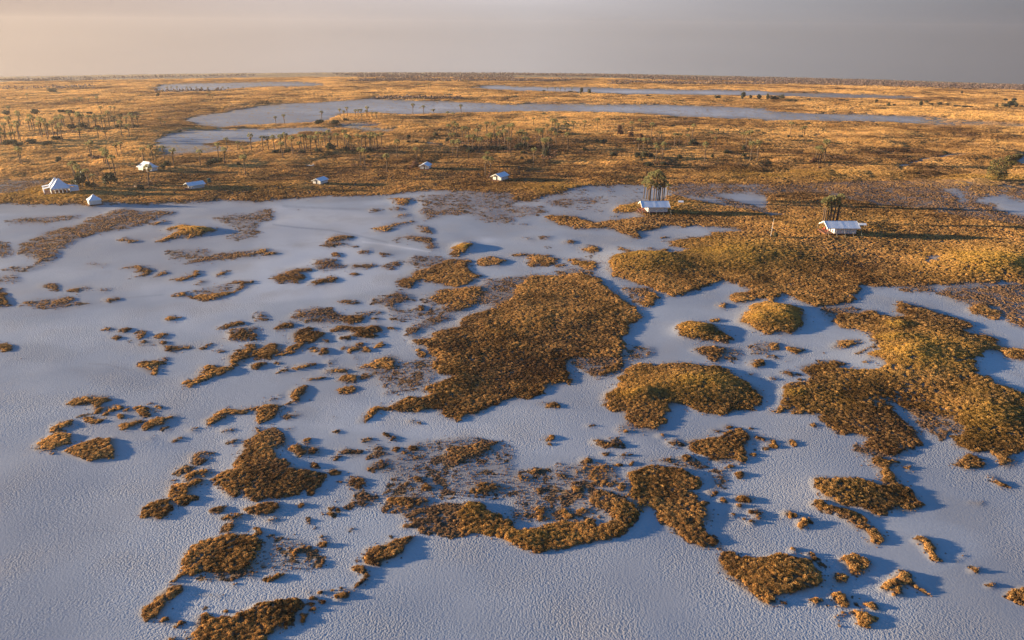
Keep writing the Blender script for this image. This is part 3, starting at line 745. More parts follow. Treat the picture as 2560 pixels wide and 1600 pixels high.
hl.new(hb.outputs[0], ms.inputs[1]); hl.new(tr.outputs[0], ms.inputs[2])
hl.new(ms.outputs[0], hn['Material Output'].inputs['Surface'])

rng = np.random.default_rng(7)
tuft_col = bpy.data.collections.new('tussock_shapes')
for k in range(5):
    n = 75
    a = rng.uniform(0, 2 * np.pi, n); base = .24 * np.sqrt(rng.uniform(0, 1, n)); lean = rng.uniform(.05, .7, n)
    hgt = rng.uniform(.17, .30, n) * (1 - .5 * (base / .24) ** 2)
    bx, by = base * np.cos(a), base * np.sin(a)
    tx, ty = bx + lean * hgt * np.cos(a + rng.normal(0, .5, n)), by + lean * hgt * np.sin(a + rng.normal(0, .5, n))
    w = rng.uniform(.018, .04, n); fa = rng.uniform(0, 2 * np.pi, n)
    dx, dy = w * np.cos(fa), w * np.sin(fa)
    v = np.stack([np.stack([bx - dx, by - dy, np.full(n, -.06)], 1), np.stack([bx + dx, by + dy, np.full(n, -.06)], 1),
                  np.stack([(bx + tx) / 2 + dx * 1.1, (by + ty) / 2 + dy * 1.1, hgt * .62], 1), np.stack([tx, ty, hgt], 1), np.stack([(bx + tx) / 2 - dx * 1.1, (by + ty) / 2 - dy * 1.1, hgt * .62], 1)], 1).reshape(-1, 3)
    f = [tuple(range(5 * q, 5 * q + 5)) for q in range(n)]
    me = bpy.data.meshes.new('tussock'); me.from_pydata(v.tolist(), [], f); me.materials.append(hm)
    tuft_col.objects.link(bpy.data.objects.new('tussock', me))

for k in range(3):                                  # wider patches of the same grass for the open savanna
    n = 1000
    a = rng.uniform(0, 2 * np.pi, n); base = 4.0 * np.sqrt(rng.uniform(0, 1, n))
    bx, by = base * np.cos(a), base * np.sin(a)
    hgt = (.34 + .14 * np.sin(bx * 1.9 + k) * np.sin(by * 2.3 + 2 * k) + rng.uniform(-.08, .08, n)) * (1 - .75 * (base / 4.0) ** 3)
    fa = rng.uniform(0, 2 * np.pi, n); w = rng.uniform(.07, .13, n); la = rng.uniform(0, 2 * np.pi, n); le = rng.uniform(0, .22, n)
    dx, dy = w * np.cos(fa), w * np.sin(fa); tx, ty = bx + le * np.cos(la), by + le * np.sin(la)
    v = np.stack([np.stack([bx - dx, by - dy, np.full(n, -.1)], 1), np.stack([bx + dx, by + dy, np.full(n, -.1)], 1), np.stack([tx + dx, ty + dy, hgt], 1), np.stack([tx - dx * .4, ty - dy * .4, hgt * 1.1], 1)], 1).reshape(-1, 3)
    me = bpy.data.meshes.new('wide_tussock'); me.from_pydata(v.tolist(), [], [tuple(range(4 * q, 4 * q + 4)) for q in range(n)]); me.materials.append(hm)
    tuft_col.objects.link(bpy.data.objects.new('wide_tussock', me))

PX, PY, PS = [], [], []
for (r0, r1, lam, size) in ((35, 130, 16.0, .68), (130, 220, 10.0, .78), (220, 380, 4.6, .9), (380, 700, 0.13, 1.0), (700, 1500, 0.045, 1.5)):
    ang = rad(58) if r1 < 700 else rad(48)
    n = int(lam * ang * (r1 * r1 - r0 * r0))
    r = np.sqrt(rng.uniform(r0 * r0, r1 * r1, n)); a = rng.uniform(-ang, ang, n)
    PX.append(r * np.sin(a)); PY.append(r * np.cos(a)); PS.append(np.full(n, size))
PX, PY, PS = np.concatenate(PX), np.concatenate(PY), np.concatenate(PS)
Dp, Sp, cp, gp, Tp, Zp, Wp = field(PX, PY)
keep = (rng.uniform(0, 1, len(PX)) < np.maximum(cp * (.5 + .5 * sstep(.3, .95, Dp)), np.where(Dp > .2, .42 * Dp, 0) + .05 * Sp + .07 * sstep(.03, .5, Wp) * (PX * PX + PY * PY < 300 ** 2))) & ((np.hypot(PX, PY) < 380) | (Sp > .5))
PX, PY, PS, Zp, gp, Dp, cp = (q[keep] for q in (PX, PY, PS, Zp, gp, Dp, cp))
n = len(PX)
print('tussocks', n)
tone = np.clip(0.5 + 0.85 * (fbm(PX, PY, 3.0, 2, 61) - .5) + 1.1 * (fbm(PX, PY, 26, 3, 67) - .5) + 1.2 * sstep(330, 480, np.hypot(PX, PY)) * (fbm(PX, PY, 90, 2, 69) - .5) + rng.normal(0, 1, n) * np.where(np.hypot(PX, PY) > 380, .07, .26) - 0.10 * sstep(300, 90, PY) + .12 * sstep(.9, .5, Dp) + .14 * sstep(380, 620, np.hypot(PX, PY)) - .1 * sstep(270, 330, np.hypot(PX, PY)) * sstep(560, 400, np.hypot(PX, PY)), 0, 1)
gold_i = np.clip(gp * (0.55 + 1.1 * fbm(PX, PY, 5, 2, 71)) , 0, 1)
PK = np.where(PY * PY + PX * PX > 380 ** 2, rng.integers(5, 8, n), rng.integers(0, 5, n))
scl = PS * np.clip(rng.lognormal(0, .2, n), .55, 1.6) * (0.48 + 0.54 * sstep(.35, .95, Dp) * (.4 + .6 * cp)) * (1 + .3 * gp) * (0.85 + 0.3 * fbm(PX, PY, 2.5, 2, 81))
pme = bpy.data.meshes.new('grass')
pme.vertices.add(n); pme.vertices.foreach_set('co', np.stack([PX, PY, Zp], 1).astype(np.float32).ravel())
for nm, vals in (('tone', tone), ('dull', np.clip(.75 * sstep(.92, .45, Dp) + .5 * (fbm(PX, PY, 12, 3, 91) - .45) + rng.normal(0, .12, n), 0, .85)), ('gold', gold_i), ('size', scl), ('turn', rng.uniform(0, 6.283, n)), ('pick', PK)): add_attr(pme, nm, vals)
grass = bpy.data.objects.new('grass', pme); grass['kind'] = 'stuff'
grass['label'] = 'dry orange brown grass tussocks covering the islands between bare salt'; grass['category'] = 'grass'
C.objects.link(grass)
ng = bpy.data.node_groups.new('grow_tussocks', 'GeometryNodeTree')
ng.interface.new_socket('Geometry', in_out='INPUT', socket_type='NodeSocketGeometry')
ng.interface.new_socket('Geometry', in_out='OUTPUT', socket_type='NodeSocketGeometry')
N, L = ng.nodes, ng.links
gi, go = N.new('NodeGroupInput'), N.new('NodeGroupOutput')
ci = N.new('GeometryNodeCollectionInfo'); ci.inputs['Collection'].default_value = tuft_col
ci.inputs['Separate Children'].default_value = True; ci.inputs['Reset Children'].default_value = True
iop = N.new('GeometryNodeInstanceOnPoints'); iop.inputs['Pick Instance'].default_value = True
def na_(nm):
    q = N.new('GeometryNodeInputNamedAttribute'); q.data_type = 'FLOAT'; q.inputs['Name'].default_value = nm
    return q.outputs['Attribute']
rot = N.new('ShaderNodeCombineXYZ'); L.new(na_('turn'), rot.inputs['Z'])
L.new(gi.outputs[0], iop.inputs['Points']); L.new(ci.outputs[0], iop.inputs['Instance'])
L.new(rot.outputs[0], iop.inputs['Rotation']); L.new(na_('size'), iop.inputs['Scale']); L.new(na_('pick'), iop.inputs['Instance Index'])
L.new(iop.outputs[0], go.inputs[0])
md = grass.modifiers.new('grow', 'NODES'); md.node_group = ng

# ---------------------------------------------------------------- object helpers
def tag(o, label=None, cat=None, group=None, kind=None):
    if label: o['label'] = label
    if cat: o['category'] = cat
    if group: o['group'] = group
    if kind: o['kind'] = kind
    return o

def empty(name, loc, rz=0.0, s=1.0):
    o = bpy.data.objects.new(name, None); o.empty_display_size = 0.5
    o.location = loc; o.rotation_euler = (0, 0, rz); o.scale = (s, s, s) if not isinstance(s, tuple) else s
    C.objects.link(o); return o

def link(name, me, parent=None):
    o = bpy.data.objects.new(name, me); o.parent = parent; C.objects.link(o); return o

class MB:
    """collects faces into one mesh"""
    def __init__(s): s.v, s.f, s.m = [], [], []
    def add(s, vs, fs, mi=0):
        b = len(s.v); s.v += [tuple(p) for p in vs]; s.f += [tuple(b + i for i in f) for f in fs]; s.m += [mi] * len(fs)
    def quad(s, a, b, c, d, mi=0): s.add([a, b, c, d], [(0, 1, 2, 3)], mi)
    def tri(s, a, b, c, mi=0): s.add([a, b, c], [(0, 1, 2)], mi)
    def box(s, x0, y0, z0, x1, y1, z1, mi=0):
        s.add([(x0,y0,z0),(x1,y0,z0),(x1,y1,z0),(x0,y1,z0),(x0,y0,z1),(x1,y0,z1),(x1,y1,z1),(x0,y1,z1)],
              [(3,2,1,0),(4,5,6,7),(0,1,5,4),(1,2,6,5),(2,3,7,6),(3,0,4,7)], mi)
    def bar(s, a, b, r, n=6, r2=None, mi=0):
        a, b = Vector(a), Vector(b); r2 = r if r2 is None else r2
        d = (b - a).normalized(); u = d.orthogonal().normalized(); w = d.cross(u)
        vs = [a + (u * math.cos(t) + w * math.sin(t)) * r for t in [2 * math.pi * k / n for k in range(n)]] + \
             [b + (u * math.cos(t) + w * math.sin(t)) * r2 for t in [2 * math.pi * k / n for k in range(n)]]
        fs = [(k, (k + 1) % n, n + (k + 1) % n, n + k) for k in range(n)] + [tuple(range(n - 1, -1, -1)), tuple(range(n, 2 * n))]
        s.add(vs, fs, mi)
    def tube(s, pts, rads, n=7, mi=0):
        rings = []
        for k, p in enumerate(pts):
            p = Vector(p); q = Vector(pts[min(k + 1, len(pts) - 1)]) - Vector(pts[max(k - 1, 0)])
            q.normalize(); u = Vector((1, 0, 0)) - q * q.x; u.normalize(); w = q.cross(u)
            rings += [p + (u * math.cos(t) + w * math.sin(t)) * rads[k] for t in [2 * math.pi * j / n for j in range(n)]]
        fs = [(k * n + j, k * n + (j + 1) % n, (k + 1) * n + (j + 1) % n, (k + 1) * n + j) for k in range(len(pts) - 1) for j in range(n)]
        fs.append(tuple((len(pts) - 1) * n + j for j in range(n)))
        s.add(rings, fs, mi)
    def mesh(s, name, mats, smooth=False):
        me = bpy.data.meshes.new(name); me.from_pydata(s.v, [], s.f)
        for m in (mats if isinstance(mats, list) else [mats]): me.materials.append(m)
        me.polygons.foreach_set('material_index', s.m)
        if smooth: me.polygons.foreach_set('use_smooth', [True] * len(s.f))
        me.update(); return me
    def obj(s, name, mats, parent=None, smooth=False): return link(name, s.mesh(name, mats, smooth), parent)

def leafmat(name, c0, c1, scale, trans=0.3, rough=0.55):
    m, n, l, b = mat(name, rough=rough, spec=0.25)
    tc = nd(n, 'ShaderNodeTexCoord').outputs['Object']
    oi = nd(n, 'ShaderNodeObjectInfo').outputs['Random']
    f = noise_fac(n, l, tc, scale, 2, .3, .7)
    col = mixc(n, l, f, c0, c1)
    col = mixc(n, l, mathn(n, l, 'MULTIPLY', oi, 0.35), col, tuple(v * 1.3 for v in c1))
    l.new(col, b.inputs['Base Color'])
    t = nd(n, 'ShaderNodeBsdfTranslucent'); l.new(col, t.inputs['Color'])
    ms = nd(n, 'ShaderNodeMixShader'); ms.inputs[0].default_value = trans
    l.new(b.outputs[0], ms.inputs[1]); l.new(t.outputs[0], ms.inputs[2]); l.new(ms.outputs[0], n['Material Output'].inputs['Surface'])
    return m
M_FROND = leafmat('palm_fronds', (.03, .04, .013), (.44, .39, .16), 2.6, .42, .45)  # wide colour range paints dark crown shading and leaf highlights
M_DEAD = leafmat('dead_fronds', (.22, .13, .05), (.50, .33, .13), 3.0, 0.3)
M_TRUNK = leafmat('palm_bark', (.06, .04, .028), (.13, .085, .055), 1.2, 0.0, 0.9)
M_SHRUB = leafmat('shrub_leaves', (.055, .058, .028), (.12, .105, .045), 1.6)
M_SHRUB_B = leafmat('rusty_shrub_leaves', (.13, .065, .035), (.24, .12, .06), 1.6)
M_TREE = leafmat('tree_leaves', (.08, .075, .025), (.20, .16, .05), 0.7)
M_TWIG = leafmat('twigs', (.10, .075, .05), (.17, .13, .09), 2.0, 0.0, 0.9)
M_FAR = leafmat('far_wood_leaves', (.115, .075, .055), (.19, .12, .085), 0.05, 0.2)

# ---------------------------------------------------------------- fan palms: bare trunk, round head of fan leaves, skirt of dead ones (built 10 m tall)
def fan(mb, o, d, pet, R, rnd, blades=7, droop=0.25, mi=0):
    d = Vector(d).normalized(); up = Vector((0, 0, 1)); sd = d.cross(up)
    if sd.length < .1: sd = Vector((1, 0, 0))
    sd.normalize(); nn = sd.cross(d)
    roll = rnd.uniform(-1.5, 1.5); sd, nn = sd * math.cos(roll) + nn * math.sin(roll), nn * math.cos(roll) - sd * math.sin(roll)
    c = Vector(o) + d * pet + Vector((0, 0, -pet * droop * .3))
    mb.quad(Vector(o) - sd * .03, Vector(o) + sd * .03, c + sd * .02, c - sd * .02, mi)
    span = rnd.uniform(1.7, 2.2)
    for k in range(blades):
        a0 = (k / blades - .5) * 2 * span / 2; a1 = ((k + 1) / blades - .5) * 2 * span / 2; am = (a0 + a1) / 2
        fold = .10 * (1 if k % 2 else -1)
        e = lambda a, r, z: c + d * (r * math.cos(a)) + sd * (r * math.sin(a)) + nn * z + Vector((0, 0, -droop * r * r))
        tip = e(am, R * rnd.uniform(.88, 1.1), rnd.uniform(-.1, .1))
        mb.add([c, e(a0, R * .62, fold), tip, e(a1, R * .62, -fold)], [(0, 1, 2), (0, 2, 3)], mi)

def palm_meshes(seed):
    rnd = random.Random(seed)
    H = 10.0; lean = rnd.uniform(0, .7); la = rnd.uniform(0, 6.28)
    pts, rads = [], []
    for k in range(9):
        t = k / 8
        off = lean * (t ** 1.8); sw = .12 * math.sin(3.0 * t + seed)
        pts.append((off * math.cos(la) + sw * math.sin(la), off * math.sin(la) - sw * math.cos(la), -0.4 + (H - 1.5 + .4) * t))
        rads.append(.21 - .07 * t + .05 * math.exp(-8 * t) + (.05 * math.exp(-((t - .55) / .16) ** 2)))
    tb = MB(); tb.tube(pts, rads)
    top = Vector(pts[-1])
    cb, db = MB(), MB()
    for k in range(36):
        el = math.asin(rnd.uniform(-.35, 1.0)); a = k * 2.399 + rnd.uniform(-.3, .3)
        d = (math.cos(el) * math.cos(a), math.cos(el) * math.sin(a), math.sin(el))
        fan(cb, top + Vector((0, 0, rnd.uniform(-.1, .25))), d, rnd.uniform(.65, .95), rnd.uniform(.66, .85), rnd)
    for k in range(26):
        a = k * 2.399 + rnd.uniform(-.4, .4); el = -rnd.uniform(.75, 1.45)
        d = (math.cos(el) * math.cos(a), math.cos(el) * math.sin(a), math.sin(el))
        fan(db, top + Vector((0, 0, rnd.uniform(-1.5, 0))), d, rnd.uniform(.2, .75), rnd.uniform(.4, .65), rnd, 5, .1)
    one = MB()
    one.add(tb.v, tb.f, 0); one.add(cb.v, cb.f, 1); one.add(db.v, db.f, 2)
    return (tb.mesh('trunk', M_TRUNK, True), cb.mesh('crown', M_FROND), db.mesh('dead_fronds', M_DEAD), one.mesh('fan_palm', [M_TRUNK, M_FROND, M_DEAD]))
PALMS = [palm_meshes(11 + s) for s in range(7)]

ORD = ['first','second','third','fourth','fifth','sixth','seventh','eighth','ninth','tenth','eleventh','twelfth','thirteenth','fourteenth','fifteenth','sixteenth','seventeenth','eighteenth','nineteenth']
TENS = {2: 'twent', 3: 'thirt', 4: 'fort', 5: 'fift', 6: 'sixt', 7: 'sevent', 8: 'eight', 9: 'ninet'}
def ordinal(k):
    if k < 20: return ORD[k - 1]
    t, u = divmod(k, 10)
    if t >= 10: return 'hundred-and-' + ordinal(k - 100) if k > 100 else 'hundredth'
    return TENS[t] + ('ieth' if u == 0 else 'y-' + ORD[u - 1])
def place_word(k, n):
    if n == 1: return 'lone'
    if k == 0: return 'leftmost'
    if k == n - 1: return 'rightmost'
    return ordinal(k + 1) + ' from left'

F2a = '70,680,820 120,685,820 178,675,830 232,668,850 285,650,820 350,685,860 255,735,900 430,665,800 460,665,820 480,675,815 525,680,865 575,680,830 597,640,790 635,690,780 657,650,790 690,625,760 700,680,780 775,655,800 840,625,770 860,665,820 880,670,825 905,700,790 965,660,780 1000,670,790 1035,675,790 1075,640,800 1085,680,805 1125,645,800 1150,660,805 1190,650,780 420,730,850 615,735,800'
F2b = '190,495,575 270,475,570 622,445,540 797,422,500 835,440,520 865,408,500 945,430,510 965,430,515 995,425,505 1053,402,500 1045,435,510 1098,458,515 1140,455,520 1000,475,520'
F2c = '990,785,960 1030,800,965 1335,715,890 1240,850,1025 1520,790,920 1560,810,890'
F2d = '1485,375,480 1585,395,490 1683,425,500 1938,385,485 1860,460,530 1808,450,535'
F2e = '1820,570,700 1870,540,680 1895,560,690 1950,595,720 1980,590,700 2010,600,720 2090,615,740 2115,575,680 2180,545,680 1835,655,760 1885,650,770 1860,720,880 1905,715,890 1880,740,800 2010,670,800 2050,660,830 2080,690,830 2110,700,840 2130,690,820 2010,790,900 2250,550,700 2290,590,740 2330,580,740 2350,620,780 2390,570,720 2410,560,730 2190,660,790 2210,670,800 2230,650,800 2270,660,800 2300,640,820 2380,690,810 2400,700,830'
F2f = '2170,870,1050 2215,880,1040 2195,830,950'
F3a = '60,640,780 90,620,780 120,640,790 110,690,800 145,690,790 150,700,800 230,610,740 250,615,750 285,605,740 265,625,780 330,570,680 375,520,660 400,520,660 430,560,700 370,610,750 415,650,760 345,690,800 360,710,830'
F3b = '495,540,650 515,560,660 520,580,650 578,540,640 680,535,640 805,510,640 200,510,580 530,645,810 295,700,860 303,700,900 205,790,950'
F3c = '1045,560,630 1135,545,660 1210,520,640 1318,555,700 1385,640,720 1410,640,700 1535,655,780 1580,655,780 1655,610,700 1700,570,710 1660,665,750 1195,700,820 1240,700,850 1280,700,800 1360,770,910 1420,740,900 1350,745,840'
F3d = '1820,740,930 1870,640,730 1925,615,720 1925,690,760 2180,645,760 2210,640,800 2245,625,770 2250,730,930 2310,725,930'
F4a = '205,545,690 340,585,690 320,600,690'
F4b = '445,780,930 470,775,950 490,800,950 525,715,940'
F3f = '338,212,265 408,225,265 460,228,268 500,235,270 565,225,268'
F2g = '1500,195,230 1535,190,228 1555,188,228 1590,190,228 1630,185,230 1650,195,230'
F1a = '195,780,950 215,790,955'
F1b = '870,725,890 860,740,880 1000,790,950 1020,805,960 985,800,945 1045,830,1020 1095,865,1060 1110,750,870 1150,740,850'
F1c = '1360,790,920 1450,765,910 1475,800,920 1555,775,900 1645,800,965 1410,950,1160 1270,940,1010'
F1d = '840,990,1130 715,920,1080 750,950,1120 890,1040,1160 775,990,1120 735,975,1110 700,930,1060'
F1e = '1895,810,960 2065,745,890 2130,790,960 2150,695,800 2250,730,820 2320,860,1050 2380,660,820 2300,790,850 1725,990,1080'
F1f = '1155,480,600 1200,500,610 1265,490,590 1310,490,600 1525,510,590 1560,545,590 950,480,580 1000,480,600 910,500,600 850,485,620 770,475,610 790,475,600 700,505,600 600,480,600 560,500,640 510,540,690 590,560,740 410,505,700 450,520,720 330,490,640 310,480,630 200,540,740 110,500,680 100,400,500 760,610,710 930,600,700 60,650,760 20,640,760 150,640,750'
F1g = '930,310,400 960,400,480 1050,400,470 1085,405,475 780,320,380 760,320,375 845,325,380 265,280,350 655,315,360 710,325,370'
F1h = '1580,215,260 1620,215,258 1675,212,260 1770,215,258 1800,215,260 1855,215,258 1910,218,262 1970,220,262 2110,215,258 2155,220,260'
F1i = '1985,280,335 2010,290,335 1970,290,335 1810,320,365 2300,215,250'
# stands: window, palms as x, top, foot; phrase that says where the stand is; group
STANDS = [
 ('F2', F2a, 'in the long palm row before the blue salt pan', 'palms of the long row by the pan'),
 ('F2', F2b, 'on the grassy spit inside the far salt pan', 'palms on the spit in the far pan'),
 ('F2', F2c, 'on open grass between the two middle gabled tents', 'scattered palms between the middle tents'),
 ('F2', F2d, 'on the bare far pan behind the grove', 'scattered palms on the far pan'),
 ('F2', F2e, 'in the dense central palm grove', 'palms of the dense central grove'),
 ('F2', F2f, 'behind the white tent right of centre', 'palms behind the tent right of centre'),
 ('F3', F3a, "at the dense central grove's open right end", "palms at the right end of the grove"),
 ('F3', F3b, 'scattered on grass just right of the grove', 'scattered palms right of the grove'),
 ('F3', F3c, 'in the loose stand beyond the palm clump and tent', 'palms of the loose middle stand'),
 ('F3', F3d, 'in the thin stand right of the loose stand', 'palms of the thin right stand'),
 ('F4', F4a, 'on the golden plain under the bright pan', 'palms on the golden plain'),
 ('F4', F4b, 'in the small clump by a rusty bush', 'palms of the small clump on the right'),
 ('F3', F3f, 'in the far row before the bright white pan', 'palms before the bright white pan'),
 ('F2', F2g, 'in the tiny far clump under the horizon woodland', 'palms of the tiny far clump'),
 ('F1', F1a, 'standing alone on the left plain', 'pair of palms on the left plain'),
 ('F1', F1b, 'in the tall clump behind the big peaked tent', 'palms of the tall clump behind the big tent'),
 ('F1', F1c, 'around the shade-striped hip roofed tent', 'palms around the hip roofed tent'),
 ('F1', F1d, 'in the dark thicket right of the big peaked tent', 'palms of the thicket beside the big tent'),
 ('F1', F1e, 'on the grass behind the ridge tent', 'palms behind the ridge tent'),
 ('F1', F1f, 'in the wide dark palm wood on the left', 'palms of the wide left wood'),
 ('F1', F1g, 'scattered beyond the dark palm wood', 'palms beyond the left wood'),
 ('F1', F1h, 'in the low far row before the small pale pan', 'palms of the low far row'),
 ('F1', F1i, 'in the small far clump left of the pan', 'palms of the small far clump'),
]
def ground_z(x, y):
    return float(field(np.array([x, x + .01]), np.array([y, y]))[5][0])

def stand_at(px, py):
    """position on the real ground surface under a photo pixel"""
    x, y, z, mpp = at(px, py)
    for _ in range(3):                               # walk to where the sight line meets the uneven ground
        gz = ground_z(x, y) - (-(x * x + y * y) / (2 * R_EARTH))
        k = 1 - gz / CAM_H * 1.0
        x0, y0, _, _ = at(px, py)
        x, y = x0 * k, y0 * k
    return x, y, ground_z(x, y), mpp

prnd = random.Random(5)
def grow_palm(px, py, ptop, label, group):
    x, y, z, mpp = stand_at(px, py)
    hpx = max(py - ptop, 6)
    h = hpx * mpp * 1.03
    me = PALMS[prnd.randrange(len(PALMS))]
    s = h / 10.0
    wide = 1.15 * (max(1.0, min(1.5, (10.0 / h) ** .55)) if h < 10 else max(.76, (10.0 / h) ** .7))
    sc3 = (s * wide, s * wide, s)
    rz = prnd.uniform(0, 6.28)
    if hpx < 26:
        o = link('fan_palm', me[3]); o.location = (x, y, z); o.rotation_euler = (0, 0, rz); o.scale = sc3
    else:
        o = empty('fan_palm', (x, y, z), rz, sc3)
        for nm, m in zip(('trunk', 'crown', 'dead_fronds'), me[:3]): link(nm, m, o)
    tag(o, label, 'palm tree', group)

def build_stand(ps, phrase, group):
    ps = sorted(ps)
    hs = sorted(b - t for _, b, t in ps)
    for k, (px, py, pt) in enumerate(ps):
        rel = (py - pt) / max(hs[len(hs) // 2], 1)
        size = 'tall' if rel > 1.12 else ('short' if rel < .85 else 'slender')
        grow_palm(px, py, pt, f'{size} fan palm, {place_word(k, len(ps))} {phrase}', group)
for crop, txt, phrase, group in STANDS:
    ps = []
    for q in txt.split():
        x, t, b = (float(v) for v in q.split(','))
        cx, cy = CROP[crop]
        ps.append((cx + x * K, cy + b * K, cy + t * K))
    if group == 'palms of the wide left wood':
        r2 = random.Random(3)
        for _ in range(34):
            fx = 1300 * r2.random() ** 1.6; fb = r2.uniform(590, 770) - fx * .05
            hh = r2.uniform(85, 150)
            ps.append((fx * K, 160 + fb * K, 160 + (fb - hh) * K))
    build_stand(ps, phrase, group)
# the two tall clumps beside the tents
g8 = [(530,450,930),(600,330,950),(655,560,960),(705,200,1010),(670,410,1015),(800,480,1020),(850,170,1020),(950,260,1020),(915,540,1015),(1070,440,1010),(1150,540,980),(1010,360,1000)]
build_stand([(1560 + x * .0926, 410 + b * .0926, 410 + t * .0926) for x, t, b in g8], 'in the tall clump behind the long tent', 'palms of the tall clump behind the long tent')
g9 = [(1345,230,730),(1400,190,720),(1450,330,730),(1520,170,730),(1580,250,730),(1670,130,720),(1490,450,720),(1640,330,720),(1560,490,720)]
build_stand([(1900 + x * .1157, 470 + b * .1157, 470 + t * .1157) for x, t, b in g9], 'in the shaggy clump behind the right tent', 'palms of the shaggy clump behind the right tent')

# ---------------------------------------------------------------- shrubs and the one big bushy tree
def shrub_meshes(seed, n=420, m=M_SHRUB, leaf=.10):
    rnd = random.Random(seed)
    lobes = [(rnd.uniform(-.3, .3), rnd.uniform(-.3, .3), rnd.uniform(.3, .75), rnd.uniform(.22, .4)) for _ in range(6)]
    fb = MB()
    for k in range(n):
        lx, ly, lz, lr = rnd.choice(lobes)
        d = Vector((rnd.gauss(0, 1), rnd.gauss(0, 1), rnd.gauss(0, 1))).normalized() * lr * rnd.uniform(.55, 1.08)
        c = Vector((lx, ly, max(lz + d.z, .03))) + Vector((d.x, d.y, 0))
        a = Vector((rnd.gauss(0, 1), rnd.gauss(0, 1), rnd.gauss(0, .6))).normalized(); b = a.orthogonal().normalized()
        s = leaf * rnd.uniform(.7, 1.5)
        fb.quad(c - a * s, c + b * s * .55, c + a * s, c - b * s * .55)
    sb = MB()
    for k in range(7):
        lx, ly, lz, lr = rnd.choice(lobes)
        sb.bar((rnd.uniform(-.06, .06), rnd.uniform(-.06, .06), -.1), (lx, ly, lz), .022, 5, .008)
    one = MB(); one.add(fb.v, fb.f, 0); one.add(sb.v, sb.f, 1)
    return fb.mesh('foliage', m), sb.mesh('stems', M_TWIG), one.mesh('shrub', [m, M_TWIG])
SHRUBS = [shrub_meshes(31 + s) for s in range(4)]
RUSTY = [shrub_meshes(51 + s, m=M_SHRUB_B) for s in range(2)]
# window, shrubs as x, foot, width, height; phrase; group; rusty
THICKETS = [
 ('F2', '600,570,95,40 745,575,105,45 860,540,60,30', 'on the spit in the far pan', 'shrubs on the spit in the far pan', 0),
 ('F2', '1440,705,50,35 1450,745,40,25 1520,745,34,25 1700,682,50,40', 'on open grass left of the grove', 'shrubs left of the grove', 0),
 ('F2', '1070,895,52,35 720,810,100,70 300,845,70,40 180,845,80,30 440,845,70,35 850,825,60,40 1080,830,70,45 590,835,70,40', 'under the long palm row', 'shrubs under the long palm row', 0),
 ('F2', '1490,985,100,60 2200,1085,50,50', 'beside a white gabled tent', 'shrubs beside the gabled tents', 1),
 ('F2', '2030,840,90,55 2240,815,80,40 2100,815,90,40 1810,740,45,45 2330,820,90,45 1990,790,60,30', 'under the dense central grove', 'shrubs under the central grove', 0),
 ('F3', '1015,620,50,45 1020,670,60,50 1120,695,60,55 1215,700,40,45', 'left of the loose palm stand', 'shrubs left of the loose stand', 1),
 ('F3', '860,755,95,40 815,752,60,45 700,822,60,35 960,870,70,40', 'on grass right of the grove', 'shrubs on grass right of the grove', 0),
 ('F3', '460,660,110,35 110,790,90,45 60,800,80,45 120,855,70,35 95,905,40,35 320,880,70,90', "at the grove's right end", 'shrubs at the right end of the grove', 0),
 ('F3', '1180,890,70,50 1260,885,90,60 1320,880,50,40 1580,905,70,45 1300,965,95,45 1440,950,90,30', 'at the feet of the loose palm stand', 'shrubs at the feet of the loose stand', 0),
 ('F3', '2050,850,100,40 2195,815,50,50 1750,765,70,35 1700,765,60,50 2190,885,50,40 1890,890,45,35', 'under the thin right palm stand', 'shrubs under the thin right stand', 0),
 ('F3', '1300,308,75,18 655,285,36,58 730,280,34,44 300,262,50,14 560,266,60,12', 'against the bright white pan', 'shrubs against the bright pan', 0),
 ('F3', '1940,328,60,30 2180,335,50,65 2250,330,40,35 2330,335,60,45 2410,345,40,60', 'in the far thicket right of the bright pan', 'shrubs of the far thicket', 0),
 ('F4', '60,340,100,40 130,330,50,40 205,360,70,22 265,360,40,25 380,345,45,18 750,358,40,20 1020,370,36,32 1135,400,36,40 1190,398,50,18 890,365,40,10', 'in the far scatter on golden grass', 'shrubs of the far scatter', 0),
 ('F4', '1445,398,40,55 1495,372,36,24 1540,395,40,20 1620,388,50,28 1690,393,60,22 1780,408,80,16 1900,415,130,22 1950,390,50,12', 'in the far hedge on the right plain', 'shrubs of the far hedge', 0),
 ('F4', '2155,415,30,40 2230,410,50,35 2290,410,90,60 2340,413,50,45 2395,408,50,20 2240,352,50,24 2320,355,60,30 1833,280,25,28', 'in the far right clump', 'shrubs of the far right clump', 0),
 ('F4', '420,935,75,55 485,995,40,28', 'by the small palm clump', 'shrubs by the small palm clump', 1),
 ('F4', '310,698,46,28 190,695,40,22 1680,850,60,30 2175,805,24,18', 'on the golden plain', 'shrubs on the golden plain', 0),
 ('F1', '1345,1185,70,50 1045,1140,115,110 1095,1120,50,40 560,932,58,52 860,880,40,30 895,892,40,25', 'between the left tents', 'shrubs between the left tents', 0),
 ('F1', '775,1170,105,140 720,1160,60,70 850,1165,60,60 900,1165,50,50', 'in the thicket beside the big peaked tent', 'shrubs of the thicket beside the big tent', 0),
 ('F1', '2010,960,110,60 2080,940,60,50 1600,970,75,60 1540,990,60,40 2270,960,50,35', 'behind the ridge tent', 'shrubs behind the ridge tent', 0),
 ('F1', '1700,645,50,16 1495,312,34,34 790,610,120,55 700,612,100,45 1200,630,60,40 1290,600,80,30 1120,610,50,40 100,770,150,50 300,760,120,50 450,775,100,45 680,470,100,40 600,465,80,35 330,480,100,50 60,490,110,50 500,270,80,40 860,475,60,25 180,780,90,35 560,720,110,40 920,610,70,30', 'under the wide left palm wood', 'shrubs under the left wood', 0),
 ('T4', '70,435,62,52', 'by the pale thin pole', '', 0),
]
srnd = random.Random(9)
